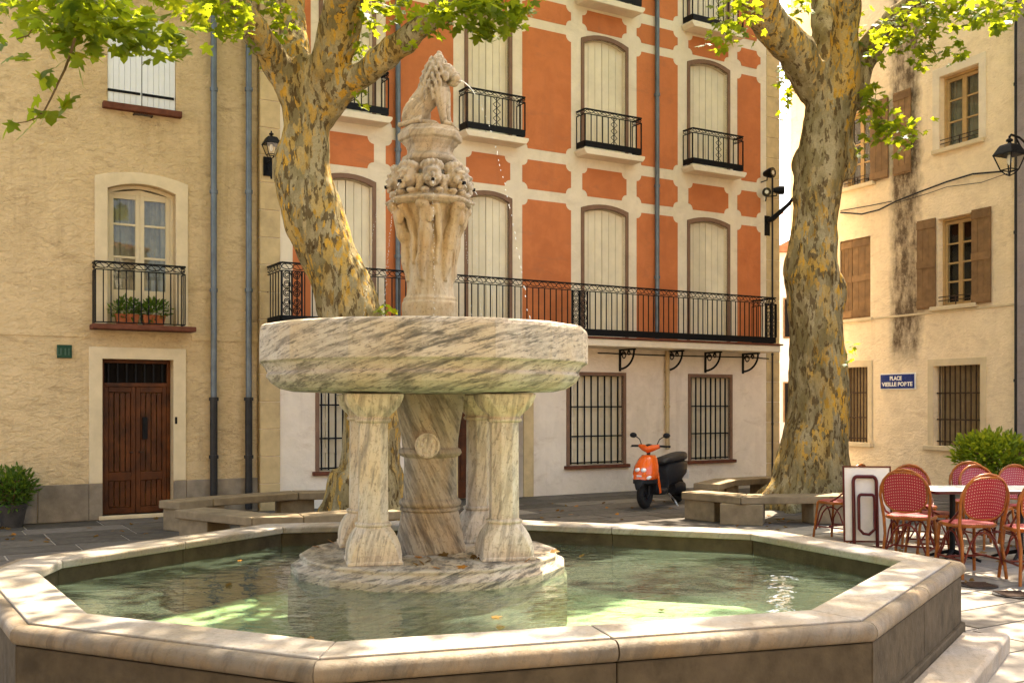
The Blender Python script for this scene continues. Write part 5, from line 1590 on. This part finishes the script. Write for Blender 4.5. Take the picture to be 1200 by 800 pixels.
# bistro tables
def bistro(px, py, rz, lab, w=0.70):
    t = empty('bistro_table', ground(px, py), rad(rz), lab, 'table', 'white topped bistro tables')
    m = MB(); m.box(-w / 2, w / 2, -w / 2, w / 2, 0.725, 0.742); m.build('table_top', M['table_white'], t, bevel=0.003)
    m = MB()
    for x0, x1, y0, y1 in ((-w/2 - .012, w/2 + .012, -w/2 - .012, -w/2 - .0005), (-w/2 - .012, w/2 + .012, w/2 + .0005, w/2 + .012), (-w/2 - .012, -w/2 - .0005, -w/2, w/2), (w/2 + .0005, w/2 + .012, -w/2, w/2)): m.box(x0, x1, y0, y1, 0.712, 0.740)
    m.build('edge_band', M['table_red'], t)
    m = MB(); m.tube([(0, 0, 0.02), (0, 0, 0.724)], 0.028, 10); m.build('pedestal', M['iron'], t)
    m = MB()
    for k in range(4):
        a = k * math.pi / 2 + math.pi / 4
        m.tube([(0, 0, 0.10), (0.15 * math.cos(a), 0.15 * math.sin(a), 0.06), (0.28 * math.cos(a), 0.28 * math.sin(a), 0.015)], [0.025, 0.02, 0.014], 6)
    m.build('foot', M['iron'], t)
    return t
bistro(1116, 656, 5, 'white bistro table with red edge beside the folded table')
bistro(1196, 656, 5, 'white bistro table with red edge in front of the leafy planter')
# folded table tipped upright
Yf = 11.4
ft = empty('folded_table', ground(1017, HZ + FPX * EYE / Yf), 0, 'white folding table tipped upright with dark red bent tube legs', 'table')
ft.rotation_euler = (rad(-4), 0, rad(-6))
b0 = ft.location
w_, z0_, z1_ = 0.49, 0.09, 0.90
m = MB(); m.box(-w_ / 2, w_ / 2, -0.012, 0.012, z0_, z1_); m.build('table_top', M['table_white'], ft)
m = MB()
for x0, x1, q0, q1 in ((-w_/2 - .016, w_/2 + .016, z1_ + .0005, z1_ + .018), (-w_/2 - .016, w_/2 + .016, z0_ - .018, z0_ - .0005), (-w_/2 - .016, -w_/2 - .0005, z0_, z1_), (w_/2 + .0005, w_/2 + .016, z0_, z1_)): m.box(x0, x1, -0.02, 0.018, q0, q1)
m.build('edge_band', M['table_red'], ft)
def uframe(xc, hw, zb, zt_, y, r):
    pts = [(xc - hw, y, zb)] + [(xc - hw + (hw * 0.35) * (1 - math.cos(a)), y, zt_ - hw * 0.5 + hw * 0.5 * math.sin(a)) for a in [rad(15 * k) for k in range(7)]]
    return pts + [(2 * xc - p[0], p[1], p[2]) for p in pts[::-1]]
m = MB(); m.tube(uframe(-0.03, 0.125, 0.0, 0.80, -0.04, 0.014), 0.020, 8); m.build('leg_frame', M['table_red'], ft, smooth=60)
m = MB(); P_ = uframe(-0.02, 0.085, 0.22, 0.60, -0.065, 0.012); m.tube(P_ + [(0.0, -0.065, 0.16), (-0.06, -0.065, 0.17)], 0.017, 8, closed=True); m.build('inner_frame', M['table_red'], ft, smooth=60)
m = MB(); m.tube([(-0.18, 0.02, 0.0), (-0.18, 0.05, 0.5)], 0.012, 6); m.tube([(0.18, 0.02, 0.0), (0.18, 0.05, 0.5)], 0.012, 6); m.tube([(-0.2, 0.1, 0.012), (0.2, 0.1, 0.012)], 0.012, 6); m.tube([(-0.18, 0.02, 0.02), (-0.18, 0.1, 0.012)], 0.012, 6); m.tube([(0.18, 0.02, 0.02), (0.18, 0.1, 0.012)], 0.012, 6)
m.build('rear_legs', M['table_red'], ft)

# ------------------------------------------------------------------ plants in pots
def bush(c, rads, n, size, mat, parent, name='foliage'):
    it = []
    for _ in range(n):
        v = Vector((rnd.gauss(0, 1), rnd.gauss(0, 1), rnd.gauss(0, 1))).normalized() * rnd.random() ** 0.4
        k = 1 + 0.3 * noise.noise(v * 2.2 + Vector(c))
        p = Vector(c) + Vector((v.x * rads[0] * k, v.y * rads[1] * k, v.z * rads[2] * k))
        it.append((p, size * rnd.uniform(0.6, 1.25), (v.x + rnd.gauss(0, .35), v.y + rnd.gauss(0, .35), v.z * 0.8 + 0.35 + rnd.gauss(0, .3))))
    o = leaves_mesh(name, it, mat, parent, OVAL)
    return o
p = ground(14, 617)
pt = empty('potted_shrub', p, 0, 'bushy dark green shrub in a dark pot by the ochre house', 'plant')
m = MB(); m.lathe([(0.13, 0.0), (0.17, 0.22), (0.19, 0.26), (0.19, 0.30), (0.16, 0.30), (0.15, 0.27), (0.01, 0.27)], 16); m.build('pot', M['pot_grey'], pt, smooth=40)
m = MB()
for k in range(7): m.tube([(0, 0, 0.25), (rnd.uniform(-.1, .1), rnd.uniform(-.1, .1), 0.4), (rnd.uniform(-.2, .2), rnd.uniform(-.2, .2), 0.62)], 0.007, 5)
m.build('stem', M['twig'], pt)
bush((0, 0, 0.50), (0.30, 0.30, 0.27), 1500, 0.075, M['leaf_shrub'], pt)
Yp = 14.2
p = at(1163, HZ, Yp)
pt = empty('leafy_planter', (p.x, p.y, 0), 0, 'stone planter with a wide yellow green shrub behind the red chairs', 'plant')
m = MB(); m.lathe([(0.30, 0.0), (0.36, 0.45), (0.42, 0.50), (0.42, 0.58), (0.36, 0.58), (0.34, 0.53), (0.01, 0.53)], 20); m.build('pot', M['pot_stone'], pt, smooth=40)
m = MB()
for k in range(10): m.tube([(0, 0, 0.5), (rnd.uniform(-.2, .2), rnd.uniform(-.2, .2), 0.7), (rnd.uniform(-.4, .4), rnd.uniform(-.3, .3), 0.95)], 0.009, 5)
m.build('stem', M['twig'], pt)
bush((0, 0, 0.90), (0.52, 0.42, 0.30), 3000, 0.095, M['leaf_bright'], pt)
# flower pots on the French window balcony
for k, px in enumerate((149, 180)):
    u, z = FL.uv(px, 378, 0.16)
    pt = empty('flower_box', FL.w(u, 0.14, fw[2] + 0.001), FL.rz, ('terracotta flower box left of the pair on the ochre house balcony', 'terracotta flower box right of the pair on the ochre house balcony')[k].replace('left of the pair', 'nearer the shrub pot').replace('right of the pair', 'nearer the drainpipes'), 'plant')
    m = MB(); m.loft([[(-0.13, -0.06, 0), (0.13, -0.06, 0), (0.13, 0.06, 0), (-0.13, 0.06, 0)], [(-0.16, -0.08, 0.15), (0.16, -0.08, 0.15), (0.16, 0.08, 0.15), (-0.16, 0.08, 0.15)]]); m.build('pot', M['terracotta'], pt, bevel=0.008)
    bush((0, 0, 0.22), (0.24, 0.12, 0.14), 420, 0.07, M['leaf_shrub'], pt)

# ------------------------------------------------------------------ lanterns, lights, signs, cables
def lantern(loc, s, lab, rz=0):
    t = empty('street_lantern', loc, rz, lab, 'lantern')     # origin at the bottom tip
    def fr(hw, z): return [(x * s, y * s, z * s) for x, y in ((-hw, -hw), (hw, -hw), (hw, hw), (-hw, hw))]
    m = MB(); m.loft([fr(0.235, 0.42), fr(0.225, 0.45), fr(0.15, 0.60), fr(0.13, 0.63), fr(0.05, 0.66)]); m.build('lantern_roof', M['iron'], t, bevel=0.006 * s)
    m = MB(); m.tube([(0, 0, 0.66 * s), (0, 0, 0.69 * s), (0, 0, 0.71 * s), (0, 0, 0.74 * s), (0, 0, 0.77 * s), (0, 0, 0.82 * s)], [0.05 * s, 0.03 * s, 0.07 * s, 0.07 * s, 0.025 * s, 0.02 * s], 10); m.build('finial', M['iron'], t, smooth=40)
    m = MB()
    for sx, sy in ((-1, -1), (1, -1), (1, 1), (-1, 1)):
        m.tube([(sx * 0.215 * s, sy * 0.215 * s, 0.43 * s), (sx * 0.12 * s, sy * 0.12 * s, 0.12 * s), (sx * 0.06 * s, sy * 0.06 * s, 0.04 * s), (0, 0, 0.0)], 0.014 * s, 6)
    q = [(sx * 0.12 * s, sy * 0.12 * s, 0.12 * s) for sx, sy in ((-1, -1), (1, -1), (1, 1), (-1, 1))]
    for k in range(4): m.tube([q[k], q[(k + 1) % 4]], 0.012 * s, 6)
    m.build('cage', M['iron'], t)
    for k in range(4):
        m = MB(); A = [(-0.116, -0.117, 0.13), (0.116, -0.117, 0.13), (0.208, -0.210, 0.425), (-0.208, -0.210, 0.425)]
        T = Matrix.Rotation(k * math.pi / 2, 4, 'Z'); m.face([T @ (Vector(p_) * s) for p_ in A]); m.build('pane', M['lamp_glass'], t, recalc=False)
    m = MB(); m.tube([(0, 0, 0.44 * s), (0, 0, 0.36 * s), (0, 0, 0.28 * s), (0, 0, 0.22 * s)], [0.03 * s, 0.05 * s, 0.05 * s, 0.02 * s], 10); m.build('bulb', M['sign_white'], t, smooth=60)
    return t
uL, zL = FR.uv(1197, 160, 0.0)
Yl = 15.6
L0 = at(1183, 206, Yl)
lt = lantern(L0, 0.74, 'black iron four sided street lantern on a bracket at the cream house', rad(25))
wp = FR.w(rR + 0.5, 0.15, L0.z + 0.45)
m = MB()
inv = lt.matrix_basis.inverted() if False else (Matrix.Translation(L0) @ Matrix.Rotation(rad(25), 4, 'Z')).inverted()
topp = Vector((L0.x, L0.y, L0.z + 0.82 * 0.74 - 0.02))
m.tube([inv @ v for v in (topp, topp + Vector((0.03, 0.01, 0.04)), topp + Vector((0.2, 0.1, 0.02)), wp + Vector((0, 0, 0.1)))], 0.018, 6)
m.tube([inv @ v for v in (topp + Vector((0.12, 0.06, 0.02)), topp + Vector((0.35, 0.2, -0.25)), wp + Vector((0, 0, -0.5)))], 0.014, 6)
m.build('bracket', M['iron'], lt)
# wall lantern on the quoins between the two houses
u, z = FO.uv(318, 196, 0.22)
P0 = FO.w(u, 0.22, FO.z(318, 186, 0.22))
l2 = lantern(P0, 0.5, 'small dark wall lantern on the yellow quoins beside the leaning plane tree', FO.rz)
m = MB(); m.tube([(0, 0, 0.0), (0, 0.0, -0.30)], 0.014, 6); m.tube([(0, 0, -0.28), (-0.0, 0.2, -0.05)], 0.014, 6); m.tube([(0, 0, -0.03), (0, 0.215, -0.03)], 0.014, 6); m.box(-0.06, 0.06, 0.17, 0.207, -0.22, 0.06)
m.build('bracket', M['iron'], l2)
# floodlights on the house corner
def flood(px, py, off, r, rz, lab):
    u, z = FO.uv(px, py, off)
    t = empty('floodlight', FO.w(u, off, z), FO.rz + rz, lab, 'floodlight', 'floodlights on the terracotta house corner')
    m = MB(); m.tube([(0, 0.12, 0), (0, 0.03, 0), (0, -0.02, 0), (0, -0.09, 0)], [r * 0.5, r * 0.85, r, r * 1.02], 14); m.build('housing', M['iron'], t, smooth=40)
    m = MB(); m.tube([(0, -0.0905, 0), (0, -0.098, 0)], [r * 0.85, r * 0.7], 14); m.build('lens', M['lamp_glass'], t)
    m = MB(); m.tube([(0, -0.0902, 0), (0, -0.094, 0)], [r * 0.45, r * 0.4], 12); m.build('reflector', M['lens'], t)
    m = MB(); m.tube([(0, 0.05, 0), (0, 0.05, -r * 1.3), (0, off * 0.9, -r * 1.5)], 0.012, 6); m.build('mount', M['iron'], t)
flood(901.5, 203, 0.22, 0.10, rad(10), 'round black floodlight with glass lens, top of the house corner cluster')
flood(898, 226, 0.2, 0.085, rad(-40), 'black floodlight under the round one on the house corner')
flood(913, 223, 0.3, 0.085, rad(60), 'black floodlight turned to the street on the house corner')
u, z = FO.uv(903, 258, 0.1)
arm = empty('lamp_arm', FO.w(u, 0.06, z), FO.rz, 'black tapered arm with cable on the terracotta house corner', 'bracket')
m = MB(); m.tube([(0, 0.04, 0), (0.05, -0.05, 0.03), (0.2, -0.35, 0.30), (0.27, -0.5, 0.52)], [0.05, 0.055, 0.04, 0.014], 8); m.build('arm', M['iron'], arm, smooth=50)
m = MB(); m.box(-0.07, 0.07, 0.045, 0.058, -0.3, 0.1); m.build('wall_plate', M['iron'], arm)
# street sign
u0, z1s = FR.uv(1033, 440); u1, z0s = FR.uv(1072.5, 453.5)
zc = (FR.z(1053, 438.5) + FR.z(1053, 455)) / 2; hh = (FR.z(1053, 438.5) - FR.z(1053, 455)) / 2
sg = empty('street_sign', FR.w((u0 + u1) / 2, 0.0, zc), FR.rz, 'blue enamel street name sign with white lettering on the cream house', 'sign')
hw = (u1 - u0) / 2
m = MB(); m.box(-hw - 0.02, hw + 0.02, -0.02, -0.002, -hh - 0.02, hh + 0.02); m.build('border', M['sign_white'], sg, bevel=0.004)
m = MB(); m.box(-hw, hw, -0.026, -0.0205, -hh, hh); m.build('plate', M['sign_blue'], sg)
def text(s, size, x, z, mat, parent, y):
    cu = bpy.data.curves.new('lettering', 'FONT'); cu.body = s; cu.size = size; cu.align_x = 'CENTER'; cu.align_y = 'CENTER'; cu.extrude = 0.001; cu.offset = 0.004
    o = bpy.data.objects.new('t', cu); C.objects.link(o)
    dg = bpy.context.evaluated_depsgraph_get(); dg.update()
    me = bpy.data.meshes.new_from_object(o.evaluated_get(dg))
    bpy.data.objects.remove(o)
    me.materials.clear(); me.materials.append(mat)
    q = bpy.data.objects.new('lettering', me); C.objects.link(q); q.parent = parent
    q.location = (x, y, z); q.rotation_euler = (rad(90), 0, 0)
    return q
t1 = text('PLACE', hh * 0.78, -hw * 0.08, hh * 0.42, M['sign_white'], sg, -0.028)
t2 = text('VIEILLE PORTE', hh * 0.78, 0, -hh * 0.42, M['sign_white'], sg, -0.028)
bw = max(v.co.x for v in t2.data.vertices) - min(v.co.x for v in t2.data.vertices)
t2.scale = (hw * 1.82 / bw, 1, 1)
# house number plate
ua, ub = FL.u(66.5), FL.u(84); za, zb_ = FL.z(75, 419.5), FL.z(75, 404)
pl = empty('number_plate', FL.w((ua + ub) / 2, 0, (za + zb_) / 2), FL.rz, 'small dark green house number plate left of the brown door', 'plate')
pl['label'] = 'small dark green square plate on the ochre wall beside the brown door'
w2, h2 = (ub - ua) / 2, (zb_ - za) / 2
m = MB(); m.box(-w2, w2, -0.03, -0.001, -h2, h2); m.build('plate', M['plate_green'], pl, bevel=0.006)
m = MB()
for x in (-0.09, -0.045, 0.01, 0.055): m.box(x - 0.01, x + 0.01, -0.034, -0.0305, -h2 * 0.55, h2 * 0.5)
m.box(-0.09, -0.045, -0.034, -0.0305, -h2 * 0.62, -h2 * 0.45); m.build('emblem', m_plain('pale green relief', (0.05, 0.10, 0.07), 0.4, 0.1, 8, 0), pl)
# cables across the cream house
def cable(pts, off, lab, r=0.012):
    o = empty('wall_cable', FR.o, FR.rz, lab, 'cable')
    m = MB(); P = []
    for px, py in pts:
        u, z = FR.uv(px, py, off); P.append((u, -off, z))
    m.tube(P, r, 5); m.build('wire', M['cable'], o)
    return o
cable([(985, 249), (1010, 251), (1030, 246), (1050, 236), (1075, 226), (1110, 213), (1140, 204), (1175, 201)], 0.04, 'thick black cable looping across the cream house to the lantern', 0.016)
cable([(985, 247), (1020, 241), (1045, 236)], 0.03, 'thin black cable joining the thick one at the stain', 0.009)
cable([(1050, 238), (1090, 226), (1110, 219), (1150, 214), (1190, 200)], 0.03, 'thin pale cable below the thick one on the cream house', 0.006)
for k, (px, py) in enumerate(((1020, 240), (1026, 239), (1032, 237), (1038, 236), (1155, 203), (1162, 202), (1168, 201))):
    pass
# drain covers in the paving
for (px, py), lab in (((1146, 686), 'round iron drain cover beside the pool step'), ((1188, 697), 'round iron drain cover under the right hand chair')):
    q = ground(px, py)
    t = empty('drain_cover', (q.x, q.y, 0), 0, lab, 'drain cover')
    m = MB(); m.lathe([(0.17, 0.003), (0.17, 0.010), (0.01, 0.010)], 20); m.build('plate', M['pipe_dark'], t)
    m = MB()
    for k in range(6): m.box(-0.12, 0.12, -0.125 + 0.045 * k, -0.10 + 0.045 * k, 0.0105, 0.016)
    m.build('ribs', M['iron_rust'], t)

# ------------------------------------------------------------------ houses on the camera's side of the square (they close it, bounce sunlight and show in the panes)
def facing(x0, x1, y, H, mat, lab, flip=1, rz=0.0, loc=None):
    f = empty('facing_house', loc or (x0, y, 0), rz, lab, 'house')
    w = x1 - x0
    m = MB(); m.box(0, w, -6, 0, 0, H); m.build('wall', mat, f)
    m = MB(); m.box(-0.2, w + 0.2, -6.2, 0.35, H, H + 0.15); m.build('roof', M['roof'], f)
    for k in range(int(w / 2.6)):
        for z in (0.9, 3.9, 6.9):
            a = 0.9 + 2.6 * k
            if z + 1.7 > H: continue
            m = MB(); m.box(a, a + 1.0, 0.0, 0.04, z, z + 1.6); q = m.build('window', M['wood_shutter'], f)
            m = MB(); m.box(a + 0.06, a + 0.94, 0.04, 0.05, z + 0.06, z + 1.54); m.build('shutter', M['shutter_cream'], q)
M['facing'] = m_stucco('brown ochre stucco', (0.42, 0.31, 0.18), (0.35, 0.25, 0.14), (0.2, 0.13, 0.07), 0.5)
facing(-19, -5.5, -13.0, 9.5, M['facing'], 'ochre house behind the viewer across the square from the ochre door')
facing(-5.4, 6.0, -13.6, 10.5, M['facing'], 'ochre house behind the viewer across the square from the balcony house')
facing(6.1, 20, -13.0, 9.0, M['facing'], 'ochre house behind the viewer across the square from the red chairs')
